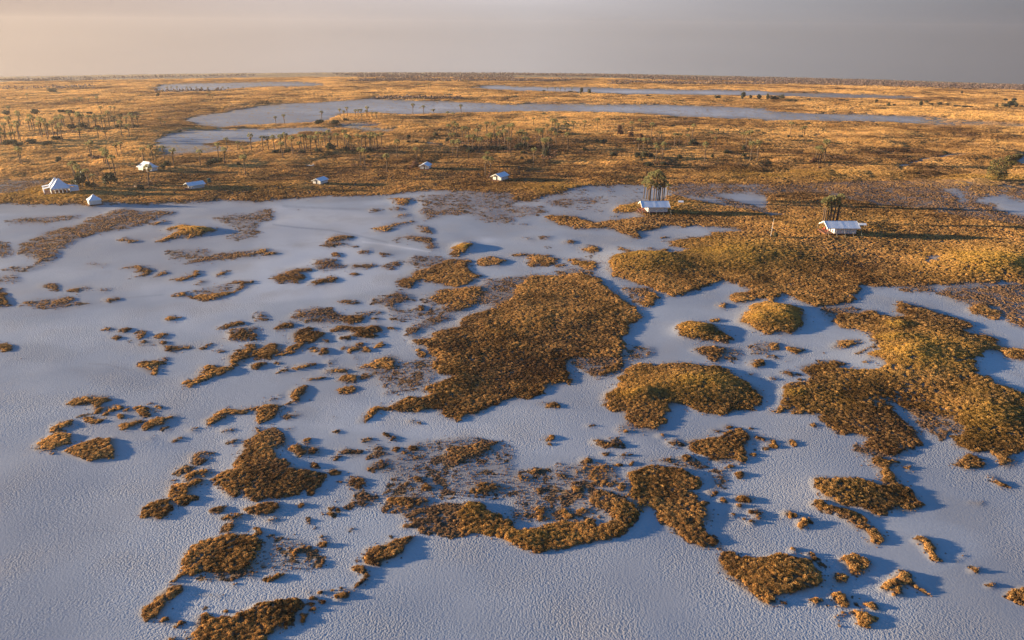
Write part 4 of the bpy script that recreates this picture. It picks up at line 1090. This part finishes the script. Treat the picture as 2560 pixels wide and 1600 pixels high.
def grow_shrub(px, py, wpx, hpx, label, group, rusty):
    x, y, z, mpp = stand_at(px, py)
    me = srnd.choice(RUSTY if rusty else SHRUBS)
    w = wpx * mpp; h = hpx * mpp
    s3 = (w / 1.15, max(min(w / 1.15, 5.0), w * .5), h / 1.0)
    rz = srnd.uniform(-.4, .4)
    if wpx > 15:
        o = empty('shrub', (x, y, z), rz, s3); link('foliage', me[0], o); link('stems', me[1], o)
    else:
        o = link('shrub', me[2]); o.location = (x, y, z); o.rotation_euler = (0, 0, rz); o.scale = s3
    tag(o, label, 'shrub', group or None)
for crop, txt, phrase, group, rusty in THICKETS:
    L_ = sorted([tuple(float(v) for v in q.split(',')) for q in txt.split()])
    ws = sorted(q[2] for q in L_)
    for k, (x, b, w, h) in enumerate(L_):
        cx, cy = CROP[crop]
        kind = ('wide' if w > 2.2 * h else ('upright' if h > .95 * w else 'round')) + (' rusty' if rusty else ' dark')
        grow_shrub(cx + x * K, cy + b * K, w * K, h * K, f'{kind} shrub, {place_word(k, len(L_))} {phrase}', group, rusty)

# the big tree on the right mound
def big_tree():
    x, y, z, mpp = stand_at(2493, 452)
    t = empty('bushy_tree', (x, y, z))
    rnd = random.Random(4); U = mpp
    lobes = []                                                   # photo pixels from the foot: right, up, radius
    for (lx, lz, r) in ((-20,12,13),(-6,10,13),(8,9,12),(-22,27,12),(-10,30,14),(6,26,14),(18,18,10),(-14,42,9),(2,44,12),(14,38,11),(16,52,10),(28,58,8),(36,61,6),(24,46,8),(8,56,7)):
        lobes.append((lx * U, rnd.uniform(-10, 10) * U, lz * U, r * U))
    fb = MB()
    for k in range(2600):
        lx, ly, lz, lr = rnd.choice(lobes)
        d = Vector((rnd.gauss(0, 1), rnd.gauss(0, 1), rnd.gauss(0, 1))).normalized() * lr * rnd.uniform(.5, 1.08)
        c = Vector((lx, ly, max(lz + d.z, .15))) + Vector((d.x, d.y, 0))
        a = Vector((rnd.gauss(0, 1), rnd.gauss(0, 1), rnd.gauss(0, .8))).normalized(); b = a.orthogonal().normalized()
        s = rnd.uniform(.22, .42)
        fb.quad(c - a * s, c + b * s * .6, c + a * s, c - b * s * .6)
    fb.obj('crown', M_TREE, t)
    tb = MB()
    tb.tube([(0, 0, -.5), (.1, 0, 1.5), (.3, .1, 3.2), (.8, .1, 5.5)], [.38, .3, .22, .12])
    for lx, ly, lz, lr in lobes: tb.bar((rnd.uniform(-.1, .4), 0, rnd.uniform(.6, 3)), (lx, ly, lz), .09, 5, .03)
    tb.obj('trunk', M_TWIG, t)
    tag(t, 'big bushy evergreen tree leaning right on its own grassy mound', 'tree')
big_tree()

# far-off woodland under the horizon, and low scrub that doubles as painted shade under the palm woods: masses nobody could count
def scrub(name, label, m, areas, size, seed, leaf=1.0):
    rnd = np.random.default_rng(seed)
    V, F, pts = [], [], []
    for n, crop, poly in areas:
        p = _pts(crop, poly); x0, y0 = p.min(0); x1, y1 = p.max(0); got = 0
        while got < n:
            q = np.stack([rnd.uniform(x0, x1, 4000), rnd.uniform(y0, y1, 4000)], 1)
            ins = np.zeros(4000, bool)
            for (ax, ay), (bx, by) in zip(p, np.roll(p, -1, 0)):
                if ay == by: continue
                ins ^= ((ay > q[:, 1]) != (by > q[:, 1])) & (q[:, 0] < (bx - ax) * (q[:, 1] - ay) / (by - ay) + ax)
            q = q[ins][:n - got]; pts.extend(map(tuple, q)); got += len(q)
            if len(q) == 0: break
    for (px, py) in pts:
        x, y, z, mpp = at(px, py)
        if math.hypot(x, y) > 2440: continue
        z -= .2
        n = 10; w = rnd.uniform(*size[0]); h = rnd.uniform(*size[1])
        for k in range(n):
            a = rnd.uniform(0, 6.283); r = w * .5 * math.sqrt(rnd.uniform(0, 1)); zz = z + h * rnd.uniform(.15, 1) * (1 - .5 * (r / w * 2) ** 2)
            c = np.array([x + r * math.cos(a), y + r * math.sin(a), zz])
            d1 = rnd.normal(0, 1, 3); d1 /= np.linalg.norm(d1); d2 = np.cross(d1, rnd.normal(0, 1, 3)); d2 /= np.linalg.norm(d2)
            s = rnd.uniform(.6, 1.3) * leaf
            b = len(V)
            V.extend([c - d1 * s, c + d2 * s * .8, c + d1 * s, c - d2 * s * .8]); F.append((b, b + 1, b + 2, b + 3))
    me = big_mesh(name, np.array(V), np.array(F)); me.materials.append(m)
    tag(link(name, me), label, name.replace('_', ' '), kind='stuff')
scrub('woodland', 'dark reddish scrub woodland in bands along the horizon', M_FAR, [
    (900, 'F2', '850,165 1000,150 1600,140 2430,150 2430,166 1600,166 1100,163'),
    (800, 'F2', '700,90 1500,88 2430,84 2430,108 1700,118 1100,120 800,110'),
    (500, 'F2', '900,110 1700,118 2430,112 2430,145 1700,140 1000,135'),
    (1700, 'F3', '0,88 900,98 1700,120 2430,130 2430,178 2000,165 1500,150 900,125 0,108'),
    (500, 'F3', '0,145 300,150 700,145 700,155 300,168 0,168'),
    (700, 'F3', '900,160 1500,170 2430,180 2430,202 1700,195 1200,185 900,172'),
    (3000, 'F4', '0,130 900,150 1600,180 2430,200 2430,250 1600,232 800,208 0,190'),
    (110, 'F1', '0,150 1000,152 1000,158 0,160'), (140, 'F1', '0,225 900,205 900,235 0,245'),
    (200, 'F1', '450,130 1500,115 2419,98 2419,112 1500,130 450,145'), (120, 'F1', '50,150 450,148 450,160 50,162'),
    (190, 'F2', '1100,335 1250,318 1950,325 1950,338 1300,338'), (60, 'F3', '900,190 1100,188 1100,195 900,197'),
    (70, 'F1', '1460,255 2150,245 2150,258 1470,268')], ((2.0, 4.6), (1.6, 4.2)), 12)
scrub('undergrowth', 'low dark brown undergrowth and painted shade beneath the palm groves', M_SHRUB_B, [
    (420, 'F1', '0,560 700,580 1300,600 1200,640 700,660 0,700'), (420, 'F1', '0,690 600,690 1000,710 900,730 400,770 0,780'),
    (240, 'F1', '0,450 700,440 1080,460 1000,480 0,500'), (120, 'F1', '0,370 900,350 900,375 0,385'),
    (70, 'F1', '850,870 1050,880 1000,900 850,890'), (90, 'F1', '1150,1120 1500,1100 1480,1180 1200,1190'), (80, 'F1', '1850,930 2400,920 2400,960 1900,970'),
    (330, 'F2', '0,830 400,800 760,780 1250,790 1250,815 760,815 500,850 0,860'),
    (420, 'F2', '1800,740 2430,700 2430,850 2100,840 1880,770'), (60, 'F2', '900,950 1100,950 1100,975 900,975'),
    (230, 'F3', '0,720 450,650 620,650 450,690 400,790 150,810 0,820'), (110, 'F3', '300,820 420,820 420,900 280,900'),
    (300, 'F3', '1000,620 1250,620 1450,700 1750,720 1750,780 1500,870 1150,900 1180,800'), (160, 'F3', '1780,760 2430,760 2400,900 2200,870 1800,900'),
    (60, 'F2', '540,545 860,530 1150,505 1150,525 850,545 560,565')], ((.8, 2.2), (.4, 1.1)), 14, .38)

print('palms', len([o for o in C.objects if o.name.startswith('fan_palm')]))

# ---------------------------------------------------------------- the camp: canvas tents on low timber decks
def canvas(name, c0, c1, trans=0.12):
    m, n, l, b = mat(name, rough=0.8, spec=0.2)
    tc = nd(n, 'ShaderNodeTexCoord').outputs['Object']
    f = noise_fac(n, l, tc, 0.7, 4, .3, .7)
    col = mixc(n, l, f, c0, c1)
    col = mixc(n, l, mathn(n, l, 'MULTIPLY', noise_fac(n, l, tc, 5, 3, .5, .75), .25), col, tuple(v * .8 for v in c0))
    l.new(col, b.inputs['Base Color'])
    t = nd(n, 'ShaderNodeBsdfTranslucent'); l.new(col, t.inputs['Color'])
    ms = nd(n, 'ShaderNodeMixShader'); ms.inputs[0].default_value = trans
    l.new(b.outputs[0], ms.inputs[1]); l.new(t.outputs[0], ms.inputs[2]); l.new(ms.outputs[0], n['Material Output'].inputs['Surface'])
    bp = nd(n, 'ShaderNodeBump'); bp.inputs['Strength'].default_value = .25; bp.inputs['Distance'].default_value = .05
    nz = nd(n, 'ShaderNodeTexNoise'); nz.inputs['Scale'].default_value = 2.2; l.new(tc, nz.inputs['Vector']); l.new(nz.outputs[0], bp.inputs['Height']); l.new(bp.outputs[0], b.inputs['Normal'])
    return m
M_FLY = canvas('white_canvas', (.80, .80, .79), (.88, .875, .86))
M_TRIM = canvas('cream_canvas_trim', (.82, .78, .68), (.88, .84, .74))
M_WALL = canvas('cream_canvas', (.62, .58, .50), (.72, .68, .60))
def wood(name, c0, c1):
    m, n, l, b = mat(name, rough=0.85)
    tc = nd(n, 'ShaderNodeTexCoord').outputs['Object']
    w = nd(n, 'ShaderNodeTexWave'); w.inputs['Scale'].default_value = 3.0; w.inputs['Distortion'].default_value = 2.0
    l.new(tc, w.inputs['Vector'])
    l.new(mixc(n, l, w.outputs['Fac'], c0, c1), b.inputs['Base Color'])
    return m
M_DECK = wood('deck_timber', (.10, .045, .03), (.20, .09, .055))
M_POST = wood('post_timber', (.16, .10, .06), (.26, .17, .10))
M_CHAIR = wood('red_cushion', (.30, .05, .03), (.42, .09, .05))
M_DARK = mat('dark_mesh_window', (.05, .045, .04))[0]
M_ROPE = mat('guy_rope', (.60, .54, .42))[0]
M_TANK = mat('green_tank_plastic', (.04, .10, .075), .5)[0]

def thick(mb, poly, t=.06, mi=0):
    """a cloth sheet with real thickness"""
    p = [Vector(q) for q in poly]
    n = (p[1] - p[0]).cross(p[2] - p[0]).normalized() * t
    k = len(p)
    mb.add([q for q in p] + [q - n for q in p], [tuple(range(k)), tuple(range(2 * k - 1, k - 1, -1))] + [(i, k + i, k + (i + 1) % k, (i + 1) % k) for i in range(k)], mi)

def sag_roof(mb, x0, x1, half, ridge, eave, n=10, s=1, sag=.05):
    """one slope of a ridge roof, sagging a little between its poles"""
    top, bot = [], []
    for k in range(n + 1):
        t = k / n; x = x0 + (x1 - x0) * t; d = sag * abs(math.sin(math.pi * t * 4)) * .5
        top.append((x, 0, ridge - d)); bot.append((x, s * half, eave - d * .7))
    for k in range(n):
        a, b, c, d = top[k], top[k + 1], bot[k + 1], bot[k]
        thick(mb, [a, d, c, b] if s < 0 else [a, b, c, d], .05)

def ridge_tent(px, py, yaw, L, W, label, porch=2.2, rear=.8, furn=False, S=1.0, ropes=True):
    x, y, z, mpp = stand_at(px, py)
    t = empty('safari_tent', (x, y, z), rad(yaw), S)
    x0, x1, hw, ridge, eave, fl = -L / 2, L / 2, W / 2, 3.9, 2.35, .5
    rb = MB()
    sag_roof(rb, x0, x1, hw, ridge, eave, s=-1); sag_roof(rb, x0, x1, hw, ridge, eave, s=1)
    roof = rb.obj('roof', M_FLY, t)
    vb = MB()                                                        # hem and bargeboards of thicker cream canvas
    for s in (-1, 1):
        vb.box(x0, s * hw - .03, eave - .24, x1, s * hw + .03, eave - .03)
        for xx in (x0, x1):
            o = -.06 if xx == x0 else .06
            vb.add([(xx + o, 0, ridge + .02), (xx + o, s * hw, eave + .02), (xx + o, s * hw, eave - .24), (xx + o, 0, ridge - .26),
                    (xx, 0, ridge + .02), (xx, s * hw, eave + .02), (xx, s * hw, eave - .24), (xx, 0, ridge - .26)],
                   [(0, 1, 2, 3), (7, 6, 5, 4), (0, 4, 5, 1), (1, 5, 6, 2), (2, 6, 7, 3), (3, 7, 4, 0)])
    vb.bar((x0 - .05, 0, ridge + .02), (x1 + .05, 0, ridge + .02), .05)
    vb.obj('roof_trim', M_TRIM, roof)
    wx0, wx1, wh = x0 + porch, x1 - rear, hw - .55
    wr = ridge - .45; we = eave - .12
    wb = MB()
    n = 7
    for s in (-1, 1):
        for k in range(n):                                           # side walls in bellied panels between the poles
            a = wx0 + (wx1 - wx0) * k / n; b = wx0 + (wx1 - wx0) * (k + 1) / n; m = (a + b) / 2; bl = s * .07
            for p, q in (((a, 0), (m, bl)), ((m, bl), (b, 0))):
                wb.quad((p[0], s * wh + p[1], fl), (q[0], s * wh + q[1], fl), (q[0], s * wh + q[1] * .3, we), (p[0], s * wh + p[1] * .3, we))
    for xx in (wx0, wx1):
        wb.add([(xx, -wh, fl), (xx, wh, fl), (xx, wh, we), (xx, 0, wr), (xx, -wh, we)], [(0, 1, 2, 3, 4)])
    wall = wb.obj('wall', M_WALL, t)
    for s in (-1, 1):                                                # seams and poles of the long walls
        sb = MB()
        for k in range(n + 1):
            xx = wx0 + (wx1 - wx0) * k / n
            sb.bar((xx, s * (wh + .05), fl), (xx, s * (wh + .05), we), .022, 5)
        sb.obj('seam', M_WALL, wall)
    db = MB(); db.quad((wx0 - .03, -.55, fl), (wx0 - .03, .55, fl), (wx0 - .03, .55, 2.35), (wx0 - .03, -.55, 2.35))
    db.obj('doorway', M_DARK, t)
    for s in (-1, 1):
        fb = MB(); y0, y1 = s * .55, s * .95
        for k in range(4):
            a = y0 + (y1 - y0) * k / 4; b = y0 + (y1 - y0) * (k + 1) / 4
            fb.quad((wx0 - .06 - .06 * (k % 2), a, fl), (wx0 - .06 - .06 * ((k + 1) % 2), b, fl), (wx0 - .06, b * .6, 2.4), (wx0 - .06, a * .6, 2.4))
        fb.obj('door_flap', M_TRIM, t)
    kb = MB(); kb.box(x0 - .3, -hw + .2, .28, x1 - rear + .4, hw - .2, fl - .02)
    for i in range(6):
        for s in (-1, 1):
            xx = x0 + (x1 - rear - x0) * i / 5; kb.bar((xx, s * (hw - .5), -.6), (xx, s * (hw - .5), .28), .09, 6)
    kb.obj('deck', M_DECK, t)
    for s in (-1, 1):
        for xx in (x0 + .08, x1 - .08):
            pb = MB(); pb.bar((xx, s * (hw - .08), -.4), (xx, s * (hw - .08), eave - .1), .05, 6); pb.obj('corner_pole', M_POST, t)
    if ropes:
        for s in (-1, 1):
            for k in range(5):
                xx = x0 + L * k / 4
                gb = MB(); gb.bar((xx, s * hw, eave), (xx + (.0), s * (hw + 1.9), -.1), .016, 4); gb.obj('guy_rope', M_ROPE, t)
    sb = MB()
    for i in range(2): sb.box(x0 - .3 - .35 * (i + 1), -.9, .14 - .14 * i - .06, x0 - .3 - .35 * i, .9, .30 - .14 * i)
    sb.obj('step', M_DECK, t)
    tag(t, label, 'tent', 'ridge tents of the camp')
    if furn:
        for q, s in enumerate((-1, 1)):
            cx, cy = x0 + .75, s * 1.3
            cb = MB(); cb.box(-.34, -.34, .30, .34, .34, .44)
            co = Matrix.Rotation(rad(yaw), 4, 'Z') @ Vector((cx, cy, 0))
            c = empty('deck_chair', (x + co.x, y + co.y, z + fl), rad(yaw + 8 * s))
            cb.obj('seat', M_CHAIR, c)
            bb = MB(); bb.add([(.26, -.34, .44), (.26, .34, .44), (.45, .34, 1.0), (.45, -.34, 1.0), (.36, -.34, .44), (.36, .34, .44), (.55, .34, 1.0), (.55, -.34, 1.0)],
                              [(0, 1, 2, 3), (7, 6, 5, 4), (0, 4, 5, 1), (1, 5, 6, 2), (2, 6, 7, 3), (3, 7, 4, 0)])
            bb.obj('backrest', M_CHAIR, c)
            for ax in (-.3, .3):
                for ay in (-.3, .3):
                    lb = MB(); lb.bar((ax, ay, -.01), (ax, ay, .32), .03, 5); lb.obj('leg', M_POST, c)
            tag(c, f"red cushioned deck chair, {'nearer' if s < 0 else 'farther'} of two on {furn}", 'chair', 'deck chairs')
    return t

ridge_tent(1634, 529, 3, 10.2, 6.6, 'long white ridge tent in front of the tall palm clump', 2.4, furn="the porch before the tall palm clump")
ridge_tent(2096, 582, 1, 10.6, 6.8, 'largest white ridge tent, on the right mound before a shaggy palm clump', 2.6, 1.0, furn="the right mound's tent porch")
ridge_tent(488, 471, 50, 10.2, 6.2, 'white ridge tent with green tank, right of the small pyramid tent', 2.0, S=0.72)
ridge_tent(801, 459, 70, 9.4, 6.6, 'white gabled tent alone on grass, its cream front split by a doorway', .9, .5, S=0.68)
ridge_tent(1064, 422, 83, 9.6, 6.6, 'farthest white gabled tent, behind it two palms, rusty bush on its left', 1.4, .5, S=0.74)
ridge_tent(1250, 450, 58, 9.2, 6.2, 'white gabled tent below three palms, just right of centre', 1.6, .6, S=0.82)

def scallops(mb, a, b, top, drop, n, out, mi=0):
    """hanging valance with rounded lower edge between two corners"""
    a, b = Vector(a), Vector(b); o = Vector(out) * .04
    for k in range(n):
        p, q = a.lerp(b, k / n), a.lerp(b, (k + 1) / n)
        pts = [p + Vector((0, 0, top)), q + Vector((0, 0, top))]
        for j in range(5, -1, -1):
            f = j / 5; pts.append(p.lerp(q, f) + Vector((0, 0, top - drop * (.45 + .55 * math.sin(math.pi * f)))))
        mb.add([v + o for v in pts], [tuple(range(len(pts)))], mi)

def pyramid_roof(mb, hx, hy, eave, peak, flat, stripes=0, sag=.25, cx=0, cy=0, mi=0, alt=None):
    """hipped canvas roof with a short ridge; the slopes curve in a little; stripes of a second canvas paint palm shade"""
    R = [(-hx, -hy), (hx, -hy), (hx, hy), (-hx, hy)]; T = [(-flat, 0), (flat, 0), (flat, 0), (-flat, 0)]
    n, m = 8, 5
    for k in range(4):
        a, b = Vector((*R[k], 0)), Vector((*R[(k + 1) % 4], 0)); ta, tb = Vector((*T[k], 0)), Vector((*T[(k + 1) % 4], 0))
        def P(i, j):
            u, v = i / n, j / m
            lo, hi = a.lerp(b, u), ta.lerp(tb, u); q = lo.lerp(hi, v)
            zz = eave + (peak - eave) * v - sag * math.sin(math.pi * v)
            return (q.x + cx, q.y + cy, zz)
        for i in range(n):
            for j in range(m):
                mb.quad(P(i, j), P(i + 1, j), P(i + 1, j + 1), P(i, j + 1), alt if (alt is not None and i % 2) else mi)

def pyramid_tent():
    x, y, z, mpp = stand_at(237, 510)
    t = empty('pyramid_tent', (x, y, z), rad(38), .72)
    h = 3.0
    rb = MB(); pyramid_roof(rb, h, h, 2.5, 5.2, .05, sag=.22); roof = rb.obj('roof', M_FLY, t)
    vb = MB()
    c = [(-h, -h, 0), (h, -h, 0), (h, h, 0), (-h, h, 0)]; on = [(0, -1, 0), (1, 0, 0), (0, 1, 0), (-1, 0, 0)]
    for k in range(4): scallops(vb, c[k], c[(k + 1) % 4], 2.5, .42, 6, on[k])
    vb.obj('valance', M_TRIM, roof)
    for k in range(4):
        wb = MB(); a, b = Vector(c[k]) * .93, Vector(c[(k + 1) % 4]) * .93
        for j in range(5):
            p, q = a.lerp(b, j / 5), a.lerp(b, (j + 1) / 5); m = (p + q) / 2 + Vector(on[k]) * .08
            for s, e in ((p, m), (m, q)): wb.quad(s + Vector((0, 0, .35)), e + Vector((0, 0, .35)), e + Vector((0, 0, 2.45)), s + Vector((0, 0, 2.45)))
        wb.obj('wall_panel', M_WALL, t)
    kb = MB(); kb.box(-h - .2, -h - .2, .12, h + .2, h + .2, .33); 
    for ax in (-1, 0, 1):
        for ay in (-1, 0, 1): kb.bar((ax * h * .9, ay * h * .9, -.6), (ax * h * .9, ay * h * .9, .12), .09, 6)
    kb.obj('deck', M_DECK, t)
    for k in range(4):
        pb = MB(); pb.bar(Vector(c[k]) * .97 + Vector((0, 0, .3)), Vector(c[k]) * .97 + Vector((0, 0, 2.5)), .06, 6); pb.obj('corner_pole', M_POST, t)
        gb = MB(); gb.bar(Vector(c[k]) + Vector((0, 0, 2.5)), Vector(c[k]) * 1.55 + Vector((0, 0, -.1)), .018, 4); gb.obj('guy_rope', M_ROPE, t)
    fb = MB(); fb.bar((0, 0, 5.0), (0, 0, 5.6), .04, 6, .01); fb.obj('finial', M_POST, t)
    tag(t, 'small square pyramid tent with scalloped hem at the edge of the salt', 'tent')
pyramid_tent()

def big_tent():
    x, y, z, mpp = stand_at(152, 480)
    t = empty('mess_tent', (x, y, z), rad(34), .72)
    hx, hy = 4.6, 4.4
    rb = MB(); pyramid_roof(rb, hx, hy, 2.8, 7.6, .35, sag=.45); roof = rb.obj('roof', M_FLY, t)
    r2 = MB(); pyramid_roof(r2, 3.8, 3.8, 2.9, 7.3, .3, sag=.4, cx=-1.4, cy=4.8); r2.obj('roof', M_FLY, t)
    vb = MB()
    c = [(-hx, -hy, 0), (hx, -hy, 0), (hx, hy, 0), (-hx, hy, 0)]; on = [(0, -1, 0), (1, 0, 0), (0, 1, 0), (-1, 0, 0)]
    for k in range(4): scallops(vb, c[k], c[(k + 1) % 4], 2.8, .75, 5, on[k])
    vb.obj('valance', M_TRIM, roof)
    for k in range(4):                                               # cream pillars of gathered canvas along the open sides
        for j in range(5):
            p = Vector(c[k]).lerp(Vector(c[(k + 1) % 4]), j / 5) * .97
            pb = MB(); pb.bar(p + Vector((0, 0, .1)), p + Vector((0, 0, 1.3)), .26, 8, .17); pb.bar(p + Vector((0, 0, 1.3)), p + Vector((0, 0, 2.75)), .17, 8, .42)
            pb.obj('drape', M_TRIM, t)
    ab = MB()                                                        # lean-to wings on both sides
    thick(ab, [(hx - .2, -2.2, 3.3), (hx + 4.2, -2.2, 2.5), (hx + 4.2, 2.6, 2.5), (hx - .2, 2.6, 3.3)]); ab.box(hx + 4.15, -2.2, .3, hx + 4.2, 2.6, 2.45); ab.box(hx + .2, -2.17, .3, hx + 4.15, -2.12, 2.5)
    ab.obj('wing', M_FLY, t)
    lb = MB()
    thick(lb, [(-hx - 3.2, -1.2, 2.6), (-hx + .2, -1.2, 3.2), (-hx + .2, 2.8, 3.2), (-hx - 3.2, 2.8, 2.6)])
    thick(lb, [(-hx - 3.6, 3.6, 3.0), (-hx + .6, 3.6, 3.6), (-hx + .6, 7.2, 3.6), (-hx - 3.6, 7.2, 3.0)])
    for yy in (-1.1, 2.7, 3.7, 7.1): lb.bar((-hx - 3.1, yy, .1), (-hx - 3.1, yy, 2.6), .2, 8, .3)
    lb.obj('wing', M_FLY, t)
    kb = MB(); kb.box(-hx - 3.4, -hy - .6, .05, hx + .4, hy + 4.5, .32); kb.obj('deck', M_DECK, t)
    for xx, yy, zz in ((-.35, 0, 7.5), (.35, 0, 7.5), (-1.7, 4.8, 7.2)):
        fb = MB(); fb.bar((xx, yy, zz), (xx, yy, zz + .6), .05, 6, .01); fb.obj('finial', M_POST, t)
    ib = MB(); ib.box(-2.2, -1.0, .32, 2.2, 1.0, 1.05); ib.obj('dining_table', M_DECK, t)
    tag(t, 'big peaked white mess tent with scalloped arcade and side wings', 'tent')
big_tent()

def hip_tent():
    x, y, z, mpp = stand_at(370, 427)
    t = empty('hip_roofed_tent', (x, y, z), rad(-30), .76)
    rb = MB(); pyramid_roof(rb, 5.6, 3.6, 2.6, 5.6, 2.9, sag=.25, alt=1); roof = rb.obj('roof', [M_FLY, M_TRIM], t)  # alternate canvas strips paint the palms' shade stripes on the roof
    vb = MB(); c = [(-5.6, -3.6, 0), (5.6, -3.6, 0), (5.6, 3.6, 0), (-5.6, 3.6, 0)]; on = [(0, -1, 0), (1, 0, 0), (0, 1, 0), (-1, 0, 0)]
    for k in range(4): scallops(vb, c[k], c[(k + 1) % 4], 2.6, .4, 8 if k % 2 == 0 else 5, on[k])
    vb.obj('valance', M_TRIM, roof)
    wb = MB()
    for k in range(4):
        a, b = Vector(c[k]) * .86, Vector(c[(k + 1) % 4]) * .86
        for j in range(4):
            if k == 0 and j == 2: continue
            wb.quad(a.lerp(b, j / 4) + Vector((0, 0, .4)), a.lerp(b, (j + 1) / 4) + Vector((0, 0, .4)), a.lerp(b, (j + 1) / 4) + Vector((0, 0, 2.6)), a.lerp(b, j / 4) + Vector((0, 0, 2.6)))
    wb.obj('wall', M_WALL, t)
    kb = MB(); kb.box(-5.9, -4.0, .1, 5.9, 4.0, .38); kb.obj('deck', M_DECK, t)
    for k in range(4):
        pb = MB(); pb.bar(Vector(c[k]) * .98 + Vector((0, 0, .3)), Vector(c[k]) * .98 + Vector((0, 0, 2.6)), .07, 6); pb.obj('corner_pole', M_POST, t)
    tag(t, 'hip roofed tent with palm shade painted in roof stripes, half hidden by palms', 'tent')
hip_tent()

# small things about the camp
def pole_at():
    x, y, z, mpp = stand_at(1926, 592)
    p = empty('flag_pole', (x, y, z)); h = 46 * mpp
    b = MB(); b.bar((0, 0, -.4), (.35, 0, h), .05, 7, .035); b.obj('shaft', M_TRIM, p)
    b = MB(); b.bar((.35, 0, h), (.36, 0, h + .2), .06, 7, .02); b.obj('cap', M_POST, p)
    tag(p, 'thin pale pole leaning slightly beside a black shrub', 'pole')
pole_at()

def tank():
    x, y, z, mpp = stand_at(524, 459)
    t = empty('water_tank', (x, y, z))
    b = MB(); b.bar((0, 0, .75), (0, 0, 2.05), .8, 16); b.bar((0, 0, 2.05), (0, 0, 2.3), .8, 16, .22); b.obj('barrel', M_TANK, t, False)
    b = MB(); b.bar((0, 0, 2.3), (0, 0, 2.4), .24, 10); b.obj('lid', M_TANK, t)
    b = MB(); b.box(-.9, -.9, .6, .9, .9, .74)
    for ax in (-.8, .8):
        for ay in (-.8, .8): b.bar((ax, ay, -.3), (ax, ay, .6), .07, 6)
    b.obj('stand', M_POST, t)
    tag(t, 'dark green water tank on a timber stand behind the ridge tent', 'water tank')
tank()

def awning(px, py, label, w, d):
    x, y, z, mpp = stand_at(px, py)
    t = empty('canvas_awning', (x, y, z), rad(-6))
    b = MB()
    for s in (-1, 1):
        thick(b, [(-w / 2, 0, 2.2), (w / 2, 0, 2.2), (w / 2, s * d / 2, 1.7), (-w / 2, s * d / 2, 1.7)][::s], .05)
    b.obj('sheet', M_FLY, t)
    for ax in (-1, 1):
        for ay in (-1, 1):
            b = MB(); b.bar((ax * w * .47, ay * d * .47, -.2), (ax * w * .47, ay * d * .47, 1.68), .045, 6); b.obj('pole', M_POST, t)
    tag(t, label, 'awning', 'small awnings behind tents')
awning(1701, 516, 'small white awning on grass right of the long tent', 1.9, 1.6)
awning(2153, 574, 'small white awning beside the right mound tent', 2.4, 1.8)
awning(1040, 418, 'small white awning left of the farthest gabled tent', 1.6, 1.4)

def log(px, py, a, L, label, m):
    x, y, z, mpp = stand_at(px, py)
    t = empty('fallen_log', (x, y, z), rad(a))
    b = MB(); b.tube([(-L / 2, 0, .12), (-L / 5, .05, .2), (L / 5, -.08, .26), (L / 2, 0, .5)], [.26, .24, .19, .12]); b.obj('trunk', m, t, True)
    b = MB(); b.bar((L / 5, -.08, .26), (L / 5 + .8, .3, 1.4), .1, 6, .03); b.bar((-L / 6, 0, .2), (-L / 6 + .5, -.4, 1.0), .08, 6, .02); b.bar((L / 3, 0, .3), (L / 3 + .7, -.3, 1.5), .08, 6, .02); b.obj('branches', m, t)
    tag(t, label, 'log', 'fallen logs')
log(1349, 430, 20, 5.5, 'dark fallen log on grass right of centre', M_TWIG)
log(776, 415, -10, 4.2, 'bleached fallen branch on grass above the lone gabled tent', M_TRIM)

# ---------------------------------------------------------------- the dusty evening air
def haze():
    b = MB(); b.box(-2700, -60, -175, 2700, 2700, 95)
    m = bpy.data.materials.new('dusty_air'); m.use_nodes = True
    n, l = m.node_tree.nodes, m.node_tree.links
    n.remove(n['Principled BSDF'])
    v = n.new('ShaderNodeVolumePrincipled')
    v.inputs['Color'].default_value = (.80, .72, .67, 1); v.inputs['Density'].default_value = .00009; v.inputs['Anisotropy'].default_value = .45
    l.new(v.outputs[0], n['Material Output'].inputs['Volume'])
    o = b.obj('haze', m); o['kind'] = 'stuff'
haze()
